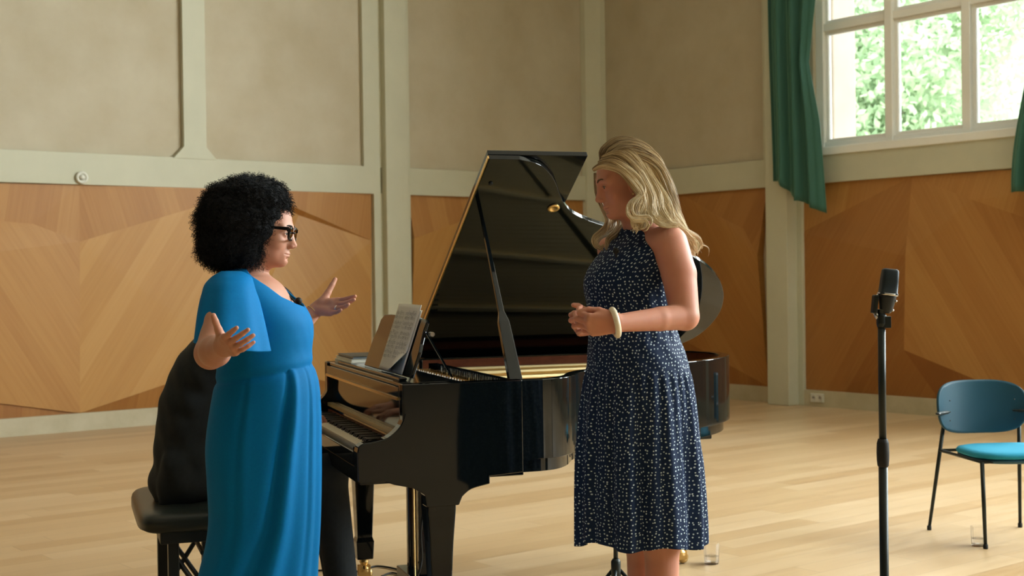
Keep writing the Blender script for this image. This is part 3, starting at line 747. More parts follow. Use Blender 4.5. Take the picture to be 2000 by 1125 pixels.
#@@END_PIANO@@
#@@FURN@@
# ------------------------------------------------------------------ piano bench
bn = thing('piano_bench', 'black leather piano bench with padded top, under the seated pianist', 'bench', PW(-.47, .79, 0), PYAW)
def cushion(x0, x1, y0, y1, z0, z1, r=.03, dome=.012):
    m = MB(); n = 28; rings = []; V = []
    def ring(inset, z):
        P = []
        for k in range(n*4):
            a = 2*math.pi*k/(n*4); ca, sa = math.cos(a), math.sin(a); e = .28
            cx_, cy_ = (x0+x1)/2, (y0+y1)/2; P.append((cx_+((x1-x0)/2-inset)*abs(ca)**e*(1 if ca > 0 else -1), cy_+((y1-y0)/2-inset)*abs(sa)**e*(1 if sa > 0 else -1), z))
        return P
    prof = [(.02, z0), (.0, z0+.012), (.0, z1-r), (.004, z1-r*.55), (.014, z1-r*.2), (.03, z1), (.07, z1+dome*.6), (.13, z1+dome), ((x1-x0)/2-.005, z1+dome*1.1)]
    for i, z in prof: V += ring(i, z)
    N = n*4; F_ = [(j*N+k, j*N+(k+1) % N, (j+1)*N+(k+1) % N, (j+1)*N+k) for j in range(len(prof)-1) for k in range(N)]
    F_.append(tuple(range(N-1, -1, -1))); F_.append(tuple((len(prof)-1)*N+k for k in range(N)))
    return m.add(V, F_)
pobj('seat_cushion', cushion(-.725, -.30, .41, 1.20, .45, .52), M['leather'], bn, smooth=True)
pobj('seat_frame', MB().box((-.65, .45, .405), (-.35, 1.15, .450)), M['satin_black'], bn, bevel=.004)
for x in (-.60, -.42):
    for y in (.50, 1.10):
        pobj('leg', MB().box((x-.02, y-.025, 0), (x+.02, y+.025, .41)), M['satin_black'], bn, bevel=.003)
for y in (.50, 1.10):
    pobj('cross_brace', MB().tube([(-.60, y, .08), (-.42, y, .36)], .010, 8).tube([(-.60, y, .36), (-.42, y, .08)], .010, 8), M['satin_black'], bn)
pobj('adjusting_rod', MB().tube([(-.50, .42, .37), (-.32, .42, .30)], .007, 8).tube([(-.5, .42, .37), (-.5, 1.12, .37)], .009, 8), M['satin_black'], bn)

# ------------------------------------------------------------------ microphone and stand
mx = at(1727, 1100, 3.75); mX, mY = mx[0], mx[1]
ms = thing('microphone_stand', 'straight black microphone stand with a round base, right of the woman in the dotted dress', 'microphone stand', (mX, mY, 0))
def zat(py, Y): return at(1727, py, Y)[2]
part('base', MB().lathe([(.13, 0), (.13, .008), (.12, .016), (.03, .022), (.02, .05), (.016, .06), (0, .06)], 40, (mX, mY, 0)), M['metal_dark'], ms, smooth=True)
part('lower_tube', MB().tube([(mX, mY, .05), (mX, mY, zat(905, mY))], .0125, 16), M['metal_dark'], ms, smooth=True)
zc0, zc1 = zat(912, mY), zat(857, mY)
part('clutch', MB().lathe([(.0125, zc0), (.0155, zc0+.004), (.017, zc0+.02), (.0175, (zc0+zc1)/2), (.0165, zc1-.012), (.013, zc1), (.009, zc1)], 20, (mX, mY, 0)), M['rubber'], ms, smooth=True)
zt = zat(632, mY)
part('upper_tube', MB().tube([(mX, mY, zc1-.02), (mX, mY, zt)], .0105, 16), M['metal_dark'], ms, smooth=True)
mi = thing('microphone', 'large black studio microphone on top of the tall straight stand', 'microphone', (mX, mY, zt))
part('mount', MB().lathe([(.0115, zt-.01), (.014, zt), (.014, zt+.022), (.010, zt+.028), (.012, zt+.04), (0, zt+.04)], 18, (mX, mY, 0)).box((mX+.002, mY-.012, zt-.012), (mX+.024, mY+.012, zt+.02)), M['metal_dark'], mi, bevel=.001)
tilt = .12; ca, sa = math.cos(tilt), math.sin(tilt)
mzb = zat(612, mY); 
def MW(x, y, z): return (mX+.012+x*ca+z*sa, mY+y, mzb-x*sa+z*ca)
def slabring(rows, name, mt, seg=40, ex=.5):
    V = []
    for z, a, b in rows:
        for k in range(seg):
            w = 2*math.pi*k/seg; cw, sw = math.cos(w), math.sin(w)
            V.append(MW(a*abs(cw)**ex*(1 if cw > 0 else -1), b*abs(sw)**ex*(1 if sw > 0 else -1), z))
    n = len(rows); F_ = [(i*seg+k, i*seg+(k+1) % seg, (i+1)*seg+(k+1) % seg, (i+1)*seg+k) for i in range(n-1) for k in range(seg)]
    F_ += [tuple(range(seg-1, -1, -1)), tuple((n-1)*seg+k for k in range(seg))]
    return part(name, MB().add(V, F_), mt, mi, smooth=True)
slabring([(0, .010, .010), (.004, .014, .014), (.012, .018, .017), (.045, .024, .021), (.052, .025, .022)], 'body', M['mic'], ex=.9)
slabring([(.052, .0255, .0225), (.056, .026, .023), (.058, .024, .021), (.09, .0235, .020), (.118, .022, .0175), (.122, .020, .0155), (.124, .016, .012)], 'grille', M['grille'], ex=.42)
part('ring', MB().add([MW(.027*math.cos(2*math.pi*k/40)*(1+.06*q), .024*math.sin(2*math.pi*k/40)*(1+.06*q), .050+.006*(q)) for q in (0, 1) for k in range(40)], [(k, (k+1) % 40, 40+(k+1) % 40, 40+k) for k in range(40)]), M['chrome'], mi, smooth=True, solid=.002)
part('shock_clip', MB().box((0, 0, 0), (1, 1, 1), lambda a, b, c: MW(-.040+.014*a, -.014+.028*b, -.004+.052*c)), M['metal_dark'], mi, bevel=.004)
part('clip_arm', MB().tube([MW(-.030, 0, .0), MW(-.022, 0, -.012), MW(-.012, 0, -.018)], .007, 10).tube([MW(-.03, 0, .044), MW(-.024, 0, .052)], .004, 8), M['chrome'], mi, smooth=True)
for z_, x_ in ((.036, .022), (.010, .016)):
    part('switch', MB().ball(MW(x_, -.010, z_), .0035, 10), M['chrome'], mi, smooth=True)

# second, low stand behind the blonde woman
q = at(1203, 1110, 4.95); sX, sY = q[0], q[1]
s2 = thing('microphone_stand', 'slim black tripod microphone stand standing behind the woman in the dotted dress, beside the piano', 'microphone stand', (sX, sY, 0))
part('pole', MB().tube([(sX, sY, .12), (sX, sY, .98)], .0085, 12), M['metal_dark'], s2, smooth=True)
part('collar', MB().lathe([(.010, .27), (.018, .275), (.018, .33), (.012, .34), (.009, .34)], 16, (sX, sY, 0)), M['metal_dark'], s2, smooth=True)
for a in (.3, 2.4, 4.5):
    part('leg', MB().tube([(sX+.012*math.cos(a), sY+.012*math.sin(a), .30), (sX+.27*math.cos(a), sY+.27*math.sin(a), .012)], .007, 10), M['metal_dark'], s2, smooth=True)
part('clip', MB().tube([(sX, sY, .97), (sX, sY, 1.0), (sX+.02, sY+.03, 1.03)], .010, 10), M['metal_dark'], s2, smooth=True)
m2 = thing('microphone', 'slim black microphone on the tripod stand, hidden behind the woman in the dotted dress', 'microphone', (sX, sY, 1.02))
part('body', MB().tube([(sX-.03, sY-.0, 1.045), (sX+.07, sY+.09, 1.065)], .010, 14), M['mic'], m2, smooth=True)

# ------------------------------------------------------------------ chair
def CH(px, py, Y): return at(px, py, Y)
ch = thing('armchair', 'blue chair with curved shell back, padded seat and thin dark legs, right of the microphone', 'chair', (2.5, 7.0, 0))
def foot(px, py): return atz(px, py, 0)
fl, rl, rr_ = foot(1925, 1072), foot(1815, 1035), foot(1985, 1030)
bk_l = CH(1846, 845, 7.27); bk_r = CH(1985, 845, 7.33)
ax = unit(rr_-rl); fw = np.array([-ax[1], ax[0], 0])*-1
rr = rl+ax*.50; fr_ = fl+ax*.52
def tubeleg(a, b, name='leg', r0=.0105, r1=.0085):
    part(name, MB().tube([a, (np.asarray(a)+b)/2, b], [r0, r0, r1], 12), M['metal_dark'], ch, smooth=True)
blt = rl+np.array([.085, -.02, .62]); brt = rr+np.array([.0, .0, .62])
mid = (blt+brt)/2
tubeleg(blt, rl+[0, 0, .012]); tubeleg(brt, rr+[0, 0, .012])
seat_z = .445
flt = fl+fw*-.03+[0, 0, seat_z-.02]; frt = fr_+fw*-.03+[0, 0, seat_z-.02]
tubeleg(flt, fl+[0, 0, .012]); tubeleg(frt, fr_+[0, 0, .012])
for p in (fl, rl, rr, fr_): part('leg_foot', MB().lathe([(.011, 0), (.012, .004), (.0115, .022), (.009, .024)], 12, p), M['rubber'], ch, smooth=True)
sr = lambda a, b: part('seat_rail', MB().tube([a, b], .008, 10), M['metal_dark'], ch, smooth=True)
lp = lambda A, B, z: A+(B-A)*((z-A[2])/(B[2]-A[2]))
ql, qr = lp(rl, blt, .425), lp(rr, brt, .425)
sr(ql, flt); sr(qr, frt); sr(flt, frt); sr(ql, qr)
# seat
sc = (fl+fr_)/2*np.array([1, 1, 0])+[0, 0, seat_z]; sc = sc+fw*-.20+ax*-.035
V = []; seg = 64
rows = [(.90, -.012), (1.0, -.002), (1.02, .010), (.98, .022), (.85, .029), (.5, .032), (.05, .032)]
for s_, dz in rows:
    for k in range(seg):
        w = 2*math.pi*k/seg; cw, sw = math.cos(w), math.sin(w); e = .62
        V.append(sc+ax*(.245*s_*abs(cw)**e*(1 if cw > 0 else -1))+fw*(.215*s_*abs(sw)**e*(1 if sw > 0 else -1))+[0, 0, dz])
F_ = [(i*seg+k, i*seg+(k+1) % seg, (i+1)*seg+(k+1) % seg, (i+1)*seg+k) for i in range(len(rows)-1) for k in range(seg)]+[tuple(range(seg)), tuple((len(rows)-1)*seg+k for k in range(seg))]
part('seat_pad', MB().add(V, F_), M['teal_cloth'], ch, smooth=True)
V2 = []; r2 = [(.80, -.034), (.93, -.028), (.99, -.012), (.90, -.008)]
for s_, dz in r2:
    for k in range(seg):
        w = 2*math.pi*k/seg; cw, sw = math.cos(w), math.sin(w); e = .62
        V2.append(sc+ax*(.245*s_*abs(cw)**e*(1 if cw > 0 else -1))+fw*(.215*s_*abs(sw)**e*(1 if sw > 0 else -1))+[0, 0, dz])
part('seat_shell', MB().add(V2, [(i*seg+k, i*seg+(k+1) % seg, (i+1)*seg+(k+1) % seg, (i+1)*seg+k) for i in range(3) for k in range(seg)]+[tuple(range(seg))]), M['teal_shell'], ch, smooth=True)
# curved back shell
nb, mb_ = 44, 24; V = []; 
bcx = mid+ax*-.025; Rb = .42
zlo, zhi = atz(1846, 845, 0)[2], 0
ztop_ = at(1915, 742, 7.2)[2]; zbot_ = at(1915, 845, 7.2)[2]; zc_ = (ztop_+zbot_)/2; hh = (ztop_-zbot_)/2
for j in range(mb_+1):
    for i in range(nb+1):
        u = -1+2*i/nb; v = -1+2*j/mb_
        # superellipse disc mapping
        k = max(abs(u), abs(v)); r = math.hypot(u, v)
        if r > 1e-6:
            cu, cv = u/r, v/r; e = 3.4
            R_ = (abs(cu)**e+abs(cv)**e)**(-1/e)
            sq = k/ max(abs(cu), abs(cv)) / (k/r*1.0) if False else 1
            rad = R_*k
            uu, vv = cu*rad, cv*rad
        else: uu = vv = 0
        ang = uu*.262/Rb*(1.0+.10*(vv < 0)*0)*(1-.07*(-vv if vv < 0 else 0)-.03*max(0, vv)**2)
        depth = Rb*(1-math.cos(ang))
        lean = -.035*(vv*.5+.5)
        V.append(bcx*np.array([1, 1, 0])+ax*(Rb*math.sin(ang))+fw*(depth+lean+.004)+[0, 0, zc_+hh*vv+.012*abs(uu)*0])
F_ = [(j*(nb+1)+i, j*(nb+1)+i+1, (j+1)*(nb+1)+i+1, (j+1)*(nb+1)+i) for j in range(mb_) for i in range(nb)]
part('backrest', MB().add(V, F_), M['teal_shell'], ch, smooth=True, solid=.011)
for sg_ in (-1, 1):
    base = bcx*np.array([1, 1, 0])+ax*(sg_*.175)+fw*.055+[0, 0, zc_-.02]
    tip = base+ax*(sg_*.105)+fw*.10
    am = MB().tube(spline([base-fw*.01, base+ax*sg_*.03+fw*.02, base+ax*sg_*.08+fw*.06, tip], 5), np.array([.010]*4+[.016]*9+[.013, .010, .006]), 14, flat=.55, hint=(0, 0, 1))
    part('armrest', am, M['metal_dark'], ch, smooth=True)
    for dz in (.05, -.055):
        part('screw', MB().ball(base+ax*(sg_*-.0)+fw*.004+[0, 0, dz+.01], .004, 8), M['metal_dark'], ch)

# ------------------------------------------------------------------ glasses of water on the floor
def tumbler(px, py, lab, r=.038, h=.098):
    b = atz(px, py, 0); t = thing('water_glass', lab, 'glass', b, group='water glasses on the floor')
    part('tumbler', MB().lathe([(0, 0), (r*.86, 0), (r*.90, .003), (r*.96, h*.4), (r, h), (r-.0018, h), (r*.93-.002, h*.4), (r*.82, .010), (0, .009)], 12, b), M['glass'], t)
    part('water', MB().lathe([(0, .0095), (r*.815, .0105), (r*.90, h*.38), (0, h*.38)], 12, b), M['glass'], t)
tumbler(1390, 1101, 'clear tumbler of water on the floor just right of the woman in the dotted dress')
tumbler(1911, 1066, 'clear tumbler on the floor by the leg of the blue chair')
# cables on the floor
def cable(name, lab, pts, r=.0045):
    P = spline([np.append(atz(x, y, 0)[:2], .0055) for x, y in pts], 8)
    return tag(obj(name, MB().tube(P, r, 8), M['rubber'], smooth=True), lab, 'cable')
cable('cable', 'thin black cable curving across the floor between the piano legs', [(600, 1118), (640, 1116), (700, 1118), (735, 1108), (775, 1114), (800, 1124), (790, 1150), (720, 1190), (760, 1260), (900, 1300)])
cable('cable', 'black cable looping on the floor beside the pedal lyre', [(745, 1128), (765, 1121), (785, 1126), (810, 1133), (835, 1142), (900, 1170), (1100, 1190), (1200, 1180)])
def lyre_cable():
    P = spline([at(828, 990, 5.2), at(822, 1040, 5.2), at(824, 1090, 5.25), at(816, 1125, 5.3), np.append(atz(800, 1165, 0)[:2], .006), np.append(atz(760, 1200, 0)[:2], .006)], 8)
    return tag(obj('cable', MB().tube(P, .004, 8), M['rubber'], smooth=True), 'thin dark cable hanging straight down under the piano beside the near front leg', 'cable')
lyre_cable()
#@@END_FURN@@
#@@PEOPLE@@
# ------------------------------------------------------------------ bodies: smooth distance fields turned into one continuous skin
class Field:
    def __init__(s): s.P = []
    def _add(s, op, k, fn, lo, hi): s.P.append((op, k, fn, np.asarray(lo, float), np.asarray(hi, float)))
    def cone(s, a, b, ra, rb, k=.02, op='u'):
        a = np.asarray(a, float); b = np.asarray(b, float); ba = b-a; L2 = ba@ba
        def fn(p):
            q = p-a; t = np.clip((q@ba)/max(L2, 1e-12), 0, 1)
            return np.linalg.norm(q-t[..., None]*ba, axis=-1)-(ra+(rb-ra)*t)
        m = max(ra, rb); s._add(op, k, fn, np.minimum(a, b)-m, np.maximum(a, b)+m)
    def ell(s, c, r, R=None, k=.02, op='u'):
        c = np.asarray(c, float); r = np.asarray(r, float); R = np.eye(3) if R is None else R
        def fn(p):
            q = (p-c)@R; k0 = np.linalg.norm(q/r, axis=-1); k1 = np.linalg.norm(q/(r*r), axis=-1)
            return np.where(k1 > 1e-6, k0*(k0-1)/np.maximum(k1, 1e-6), -r.min())
        e = np.abs(R)@r; s._add(op, k, fn, c-e, c+e)
    def chain(s, pts, rs, k=.01, k2=None):
        for i in range(len(pts)-1): s.cone(pts[i], pts[i+1], rs[i], rs[i+1], k if (i == 0 or k2 is None) else k2)
    def bounds(s):
        u = [p for p in s.P if p[0] == 'u']; return np.min([p[3] for p in u], 0), np.max([p[4] for p in u], 0)
    def grid(s, lo, hi, h):
        n = np.ceil((hi-lo)/h).astype(int)+1; D = np.full(n, .2, np.float32)
        for op, k, fn, a, b in s.P:
            m = k+3*h; i0 = np.maximum(np.floor((a-m-lo)/h).astype(int), 0); i1 = np.minimum(np.ceil((b+m-lo)/h).astype(int)+1, n)
            if (i1 <= i0).any(): continue
            ax_ = [lo[q]+h*np.arange(i0[q], i1[q]) for q in range(3)]
            p = np.stack(np.meshgrid(*ax_, indexing='ij'), -1); d = fn(p)
            sl = tuple(slice(i0[q], i1[q]) for q in range(3)); o = D[sl]
            if op == 'u':
                t = np.clip(.5+.5*(o-d)/k, 0, 1); D[sl] = o*(1-t)+d*t-k*t*(1-t)
            else:
                t = np.clip(.5-.5*(o+d)/k, 0, 1); D[sl] = o*(1-t)-d*t+k*t*(1-t)
        return D
def surfnet(D, lo, h):
    s = D < 0; nx, ny, nz = D.shape
    c = np.zeros((nx-1, ny-1, nz-1), np.int8)
    for i in (0, 1):
        for j in (0, 1):
            for k in (0, 1): c += s[i:nx-1+i, j:ny-1+j, k:nz-1+k]
    I = np.argwhere((c > 0) & (c < 8)); idx = np.full(c.shape, -1, np.int64); idx[tuple(I.T)] = np.arange(len(I))
    acc = np.zeros((len(I), 3)); cnt = np.zeros(len(I))
    cor = [(i, j, k) for i in (0, 1) for j in (0, 1) for k in (0, 1)]
    for a in cor:
        for b in cor:
            if sum(b)-sum(a) != 1 or sum(abs(x-y) for x, y in zip(a, b)) != 1: continue
            da = D[I[:, 0]+a[0], I[:, 1]+a[1], I[:, 2]+a[2]]; db = D[I[:, 0]+b[0], I[:, 1]+b[1], I[:, 2]+b[2]]
            m = (da < 0) != (db < 0); t = np.where(m, da/np.where(m, da-db, 1), 0)
            acc += m[:, None]*(np.array(a)+t[:, None]*(np.array(b)-np.array(a))); cnt += m
    V = lo+h*(I+acc/cnt[:, None]); Fs = []
    def q(mask, flip, o):
        J = np.argwhere(mask)
        if not len(J): return
        def g(d): return idx[J[:, 0]+d[0], J[:, 1]+d[1], J[:, 2]+d[2]]
        f = np.stack([g(x) for x in o], 1); fl = flip[tuple(J.T)]; f[fl] = f[fl][:, ::-1]; Fs.append(f)
    a, b = s[:-1, 1:-1, 1:-1], s[1:, 1:-1, 1:-1]; q(a != b, ~a, [(0, 0, 0), (0, 1, 0), (0, 1, 1), (0, 0, 1)])
    a, b = s[1:-1, :-1, 1:-1], s[1:-1, 1:, 1:-1]; q(a != b, ~a, [(0, 0, 0), (0, 0, 1), (1, 0, 1), (1, 0, 0)])
    a, b = s[1:-1, 1:-1, :-1], s[1:-1, 1:-1, 1:]; q(a != b, ~a, [(0, 0, 0), (1, 0, 0), (1, 1, 0), (0, 1, 0)])
    return V, np.vstack(Fs)
def skin_mesh(F_, h, fine=()):       # fine: list of (lo, hi, step) boxes meshed at a finer step
    lo, hi = F_.bounds(); lo = lo-.02; hi = hi+.02
    V, Q = surfnet(F_.grid(lo, hi, h), lo, h); VV = [V]; keep = np.ones(len(Q), bool)
    cen = V[Q].mean(1); out = []
    for a, b, st in fine:
        a = np.maximum(np.asarray(a, float), lo); b = np.minimum(np.asarray(b, float), hi)
        keep &= ~((cen > a+h*.75).all(1) & (cen < b-h*.75).all(1))
    QQ = [Q[keep]]; off = len(V)
    for a, b, st in fine:
        a = np.maximum(np.asarray(a, float), lo); b = np.minimum(np.asarray(b, float), hi)
        v, q = surfnet(F_.grid(a, b, st), a, st); VV.append(v); QQ.append(q+off); off += len(v)
    return np.vstack(VV), np.vstack(QQ)
def rotz(a): c, s = math.cos(a), math.sin(a); return np.array([[c, -s, 0], [s, c, 0], [0, 0, 1.]])
def rotax(ax_, a):
    ax_ = unit(ax_); K = np.array([[0, -ax_[2], ax_[1]], [ax_[2], 0, -ax_[0]], [-ax_[1], ax_[0], 0]])
    return np.eye(3)+math.sin(a)*K+(1-math.cos(a))*K@K
LIPS = [((.0935, 0, -.0668), (.0895, .012, -.0668), .0042, .0038), ((.0895, .012, -.0668), (.0820, .0245, -.0685), .0038, .0012),
        ((.0915, 0, -.0750), (.0880, .011, -.0745), .0048, .0044), ((.0880, .011, -.0745), (.0820, .0235, -.0700), .0044, .0012)]
def head(F_, O, R, sc, neck_to, nr=.052, open_mouth=0):
    T = lambda *p: O+R@(np.array(p)*sc)
    def E_(c, r, k=.02, op='u', rot=None): F_.ell(T(*c), np.array(r)*sc, R if rot is None else R@rot, k*sc, op)
    def C_(a, b, ra, rb, k=.015, op='u'): F_.cone(T(*a), T(*b), ra*sc, rb*sc, k*sc, op)
    E_((-.016, 0, .032), (.098, .074, .088)); E_((.030, 0, .035), (.058, .060, .056), .03)
    E_((.028, 0, -.025), (.056, .058, .082), .03)
    for s_ in (1, -1):
        E_((.050, s_*.036, -.034), (.028, .025, .026), .025)          # cheek
        C_((-.002, s_*.052, -.055), (.058, s_*.016, -.093), .017, .015, .03)   # jaw
        C_((.088, s_*.010, .020), (.072, s_*.046, .020), .009, .008, .018)     # brow
    E_((.028, 0, -.075), (.045, .042, .030), .03); E_((.073, 0, -.094), (.016, .018, .016), .02)
    E_((.074, 0, -.066), (.018, .024, .026), .02)
    for s_ in (1, -1): E_((.099, s_*.031, -.002), (.017, .019, .0125), .016, 's')
    C_((.082, 0, .012), (.090, 0, -.030), .0095, .0150, .014)
    C_((.087, 0, .012), (.107, 0, -.035), .0068, .0086, .012)
    E_((.1065, 0, -.0375), (.0095, .0098, .0085), .008)
    for s_ in (1, -1):
        E_((.099, s_*.0115, -.042), (.0105, .0062, .0070), .006); E_((.104, s_*.0062, -.0485), (.004, .0030, .0028), .003, 's')
        E_((.0735, s_*.031, -.001), (.0150, .0150, .0145), .005)       # lids
        E_((.090, s_*.0315, -.001), (.010, .0118, .0046), .002, 's')   # opening
    for s_ in (1, -1):
        for (q0, q1, ra, rb) in LIPS: C_((q0[0]-.001, s_*q0[1], q0[2]), (q1[0]-.001, s_*q1[1], q1[2]), ra, rb, .004)
        C_((.097, 0, -.0706), (.092, s_*.013, -.0704), .0009+open_mouth*.6, .0009+open_mouth*.6, .002, 's'); C_((.092, s_*.013, -.0704), (.083, s_*.0255, -.0688), .0012, .0009, .003, 's')
    E_((.088, 0, -.085), (.006, .014, .004), .01, 's')
    for s_ in (1, -1):
        er = rotax((0, 1, 0), -.25)
        E_((-.006, s_*.074, -.012), (.017, .008, .030), .006, 'u', er); E_((-.002, s_*.081, -.010), (.010, .005, .019), .004, 's', er)
    F_.cone(T(-.025, 0, -.045), neck_to, nr*sc*1.02, nr, .035)
    return T
def face_bits(T, R, sc, par, lip, brow, side=(1, -1)):
    for s_ in (1, -1):
        part('eye', MB().ball(T(.0725, s_*.031, -.001), .0138*sc, 18), M['eye'], par, smooth=True)
        c = T(.0725, s_*.031, -.001); d = R@unit((1, s_*.02, -.10))
        part('iris', MB().lathe([(0, .0002), (.006*sc, 0), (.0064*sc, -.0012)], 14, c+d*.01385*sc, d), M['iris'], par, smooth=True)
        P = spline([T(.0985, s_*.012, .020), T(.0965, s_*.024, .0265), T(.088, s_*.038, .0275), T(.078, s_*.048, .021)], 5)
        part('eyebrow', MB().tube(P, np.interp(np.linspace(0, 1, len(P)), [0, .3, 1], [.0030, .0034, .0010])*sc, 8), M[brow], par, smooth=True)
        P = spline([T(.0885, s_*.0205, .0005), T(.0905, s_*.030, .0042), T(.0865, s_*.038, .0028), T(.0815, s_*.0445, -.0015)], 4)
        part('eyelashes', MB().tube(P, .0007*sc, 6), M['brow_dark'], par, smooth=True)
    for nm_, rng in (('upper_lip', LIPS[:2]), ('lower_lip', LIPS[2:])):
        L = Field()
        for s_ in (1, -1):
            for (q0, q1, ra, rb) in rng: L.cone(T(q0[0]-.0006, s_*q0[1], q0[2]), T(q1[0]-.0006, s_*q1[1], q1[2]), ra*sc, rb*sc, .002)
            L.cone(T(.097, 0, -.0706), T(.092, s_*.013, -.0704), .0011, .0011, .001, 's')
        lo, hi = L.bounds(); V, Q = surfnet(L.grid(lo-.006, hi+.006, .0011), lo-.006, .0011)
        part(nm_, (V, Q, None, None), M[lip], par, smooth=True)
def hand(F_, W_, d, n, left, curl, thumb, sc=.95, spread=.06, tcurl=.3):
    """wrist, finger direction, palm normal; curl = four (knuckle, middle) bends; thumb = (out, towards palm)"""
    d = unit(d); n = unit(n-d*(np.dot(n, d))); s = np.cross(n, d) if left else np.cross(d, n)
    W_ = np.asarray(W_, float); X = lambda a, b, c: W_+(d*a+s*b+n*c)*sc
    kn = [(.082, .028), (.088, .0095), (.084, -.0095), (.074, -.027)]
    for i, (a, b) in enumerate(kn):
        F_.cone(X(.006, b*.55, 0), X(a, b, 0), .0145*sc, .0112*sc, .014)
    F_.cone(X(.02, .012, .004), X(.06, .018, .003), .015*sc, .013*sc, .012)
    F_.cone(X(.02, -.016, .005), X(.055, -.022, .003), .014*sc, .012*sc, .012)
    Ls = [(.041, .025, .020), (.046, .028, .021), (.042, .026, .020), (.033, .020, .018)]; tips = []
    for i, (a, b) in enumerate(kn):
        p = X(a, b, 0); k1, k2 = curl[i]; ang = 0; pts = [p]; sp = spread*(1.5-i)
        for q, L in enumerate(Ls[i]):
            ang += (k1, k2, k2*.6)[q]; dr = (d*math.cos(sp)+s*math.sin(sp))*math.cos(ang)+n*math.sin(ang); p = p+dr*L*sc; pts.append(p)
        r = np.array([.0094, .0084, .0076, .0062])*(1 if i < 3 else .86)*sc
        F_.cone(pts[0], pts[1], r[0], r[1], .006); F_.cone(pts[1], pts[2], r[1], r[2], .003); F_.cone(pts[2], pts[3], r[2], r[3], .003); tips.append(pts)
    o, c = thumb
    t0 = X(.018, .020, .008); dr = d*math.cos(o)+s*math.sin(o)*math.cos(c)+n*math.sin(o)*math.sin(c)
    t1 = t0+dr*.040*sc; ax_ = np.cross(n, dr); R_ = rotax(np.cross(dr, d), tcurl); d2 = R_@dr; t2 = t1+d2*.032*sc; d3 = R_@d2; t3 = t2+d3*.024*sc
    F_.cone(t0, t1, .0165*sc, .0118*sc, .014); F_.cone(t1, t2, .0112*sc, .0098*sc, .004); F_.cone(t2, t3, .0098*sc, .0078*sc, .003)
    return s, X, tips, (t0, t1, t2, t3)
def crn(xs, Y, x):       # smooth interpolation of a table
    xs = np.asarray(xs, float); Y = np.asarray(Y, float); x = np.asarray(x, float)
    i = np.clip(np.searchsorted(xs, x)-1, 0, len(xs)-2); t = (x-xs[i])/(xs[i+1]-xs[i])
    m = np.gradient(Y, xs, axis=0); h = xs[i+1]-xs[i]
    if Y.ndim > 1: t = t[:, None]; h = h[:, None]
    return (2*t**3-3*t*t+1)*Y[i]+(t**3-2*t*t+t)*h*m[i]+(-2*t**3+3*t*t)*Y[i+1]+(t**3-t*t)*h*m[i+1]
def rows_from_px(tab, Yd, yaw):
    """(py, left, right, half lateral width) -> rows (z, x, y, a front half, b lateral half)"""
    out = []
    for py, l, r, b in tab:
        c = at((l+r)/2, py, Yd); w = (r-l)/2*Yd/FOC
        a = math.sqrt(max(w*w-(b*math.sin(yaw))**2, .0009))/abs(math.cos(yaw)); out.append((c[2], c[0], c[1], a, b))
    return np.array(sorted(out))
def cloth(rows, yaw, nz_, ns, disp=None, span=None, ex=1.0, zs=None, zshift=None):
    """lofted garment; angle 0 points to the wearer's front; yaw = heading of the front in the world"""
    z = np.linspace(rows[0, 0], rows[-1, 0], nz_) if zs is None else zs
    R_ = crn(rows[:, 0], rows[:, 1:], z); V = []; uv = []; f = np.array([math.cos(yaw), math.sin(yaw), 0]); s = np.array([-math.sin(yaw), math.cos(yaw), 0])
    ph = -math.pi+2*math.pi*np.arange(ns+1)/ns
    for j in range(nz_):
        cx, cy, a, b = R_[j]
        if span: p0, p1 = span(z[j]); ph = p0+(p1-p0)*np.arange(ns+1)/ns
        for k, p in enumerate(ph):
            cp, sp = math.cos(p), math.sin(p); e = ex
            q = f*(a*abs(cp)**e*(1 if cp > 0 else -1))+s*(b*abs(sp)**e*(1 if sp > 0 else -1))
            d = disp(p, z[j]) if disp else 0
            P = np.array([cx, cy, z[j]])+q+unit(q)*d
            if zshift: P = P+np.array([0, 0, zshift(p, z[j], q)])
            V.append(P); uv.append((p*(a+b)*.5, z[j]))
    Fc = []
    for j in range(nz_-1):
        for k in range(ns):
            i = j*(ns+1)+k; Fc.append((i, i+1, i+ns+2, i+ns+1))
    m = MB().add(V, Fc); m.uv = uv; return m
def wrap(a): return (a+math.pi) % (2*math.pi)-math.pi
def hair_tubes(strands, rad, seg=3):
    """strands: (n, k, 3); returns arrays for obj()"""
    S_ = np.asarray(strands, float); n, k, _ = S_.shape
    T = np.gradient(S_, axis=1); T /= np.maximum(np.linalg.norm(T, axis=2, keepdims=True), 1e-9)
    h = np.tile(np.array([.31, .77, .55]), (n, k, 1)); A = np.cross(T, h); A /= np.maximum(np.linalg.norm(A, axis=2, keepdims=True), 1e-9); B = np.cross(T, A)
    r = rad[..., None] if np.ndim(rad) else np.full((n, k, 1), rad)
    if r.ndim == 2: r = r[None]
    V = np.stack([S_+(A*math.cos(2*math.pi*q/seg)+B*math.sin(2*math.pi*q/seg))*r for q in range(seg)], 2)
    base = (np.arange(n)[:, None, None]*k+np.arange(k-1)[None, :, None])*seg; q = np.arange(seg)[None, None]; q2 = (np.arange(seg)+1) % seg
    Fc = np.stack([base+q, base+q2[None, None], base+seg+q2[None, None], base+seg+q], -1).reshape(-1, 4)
    return V.reshape(-1, 3), Fc

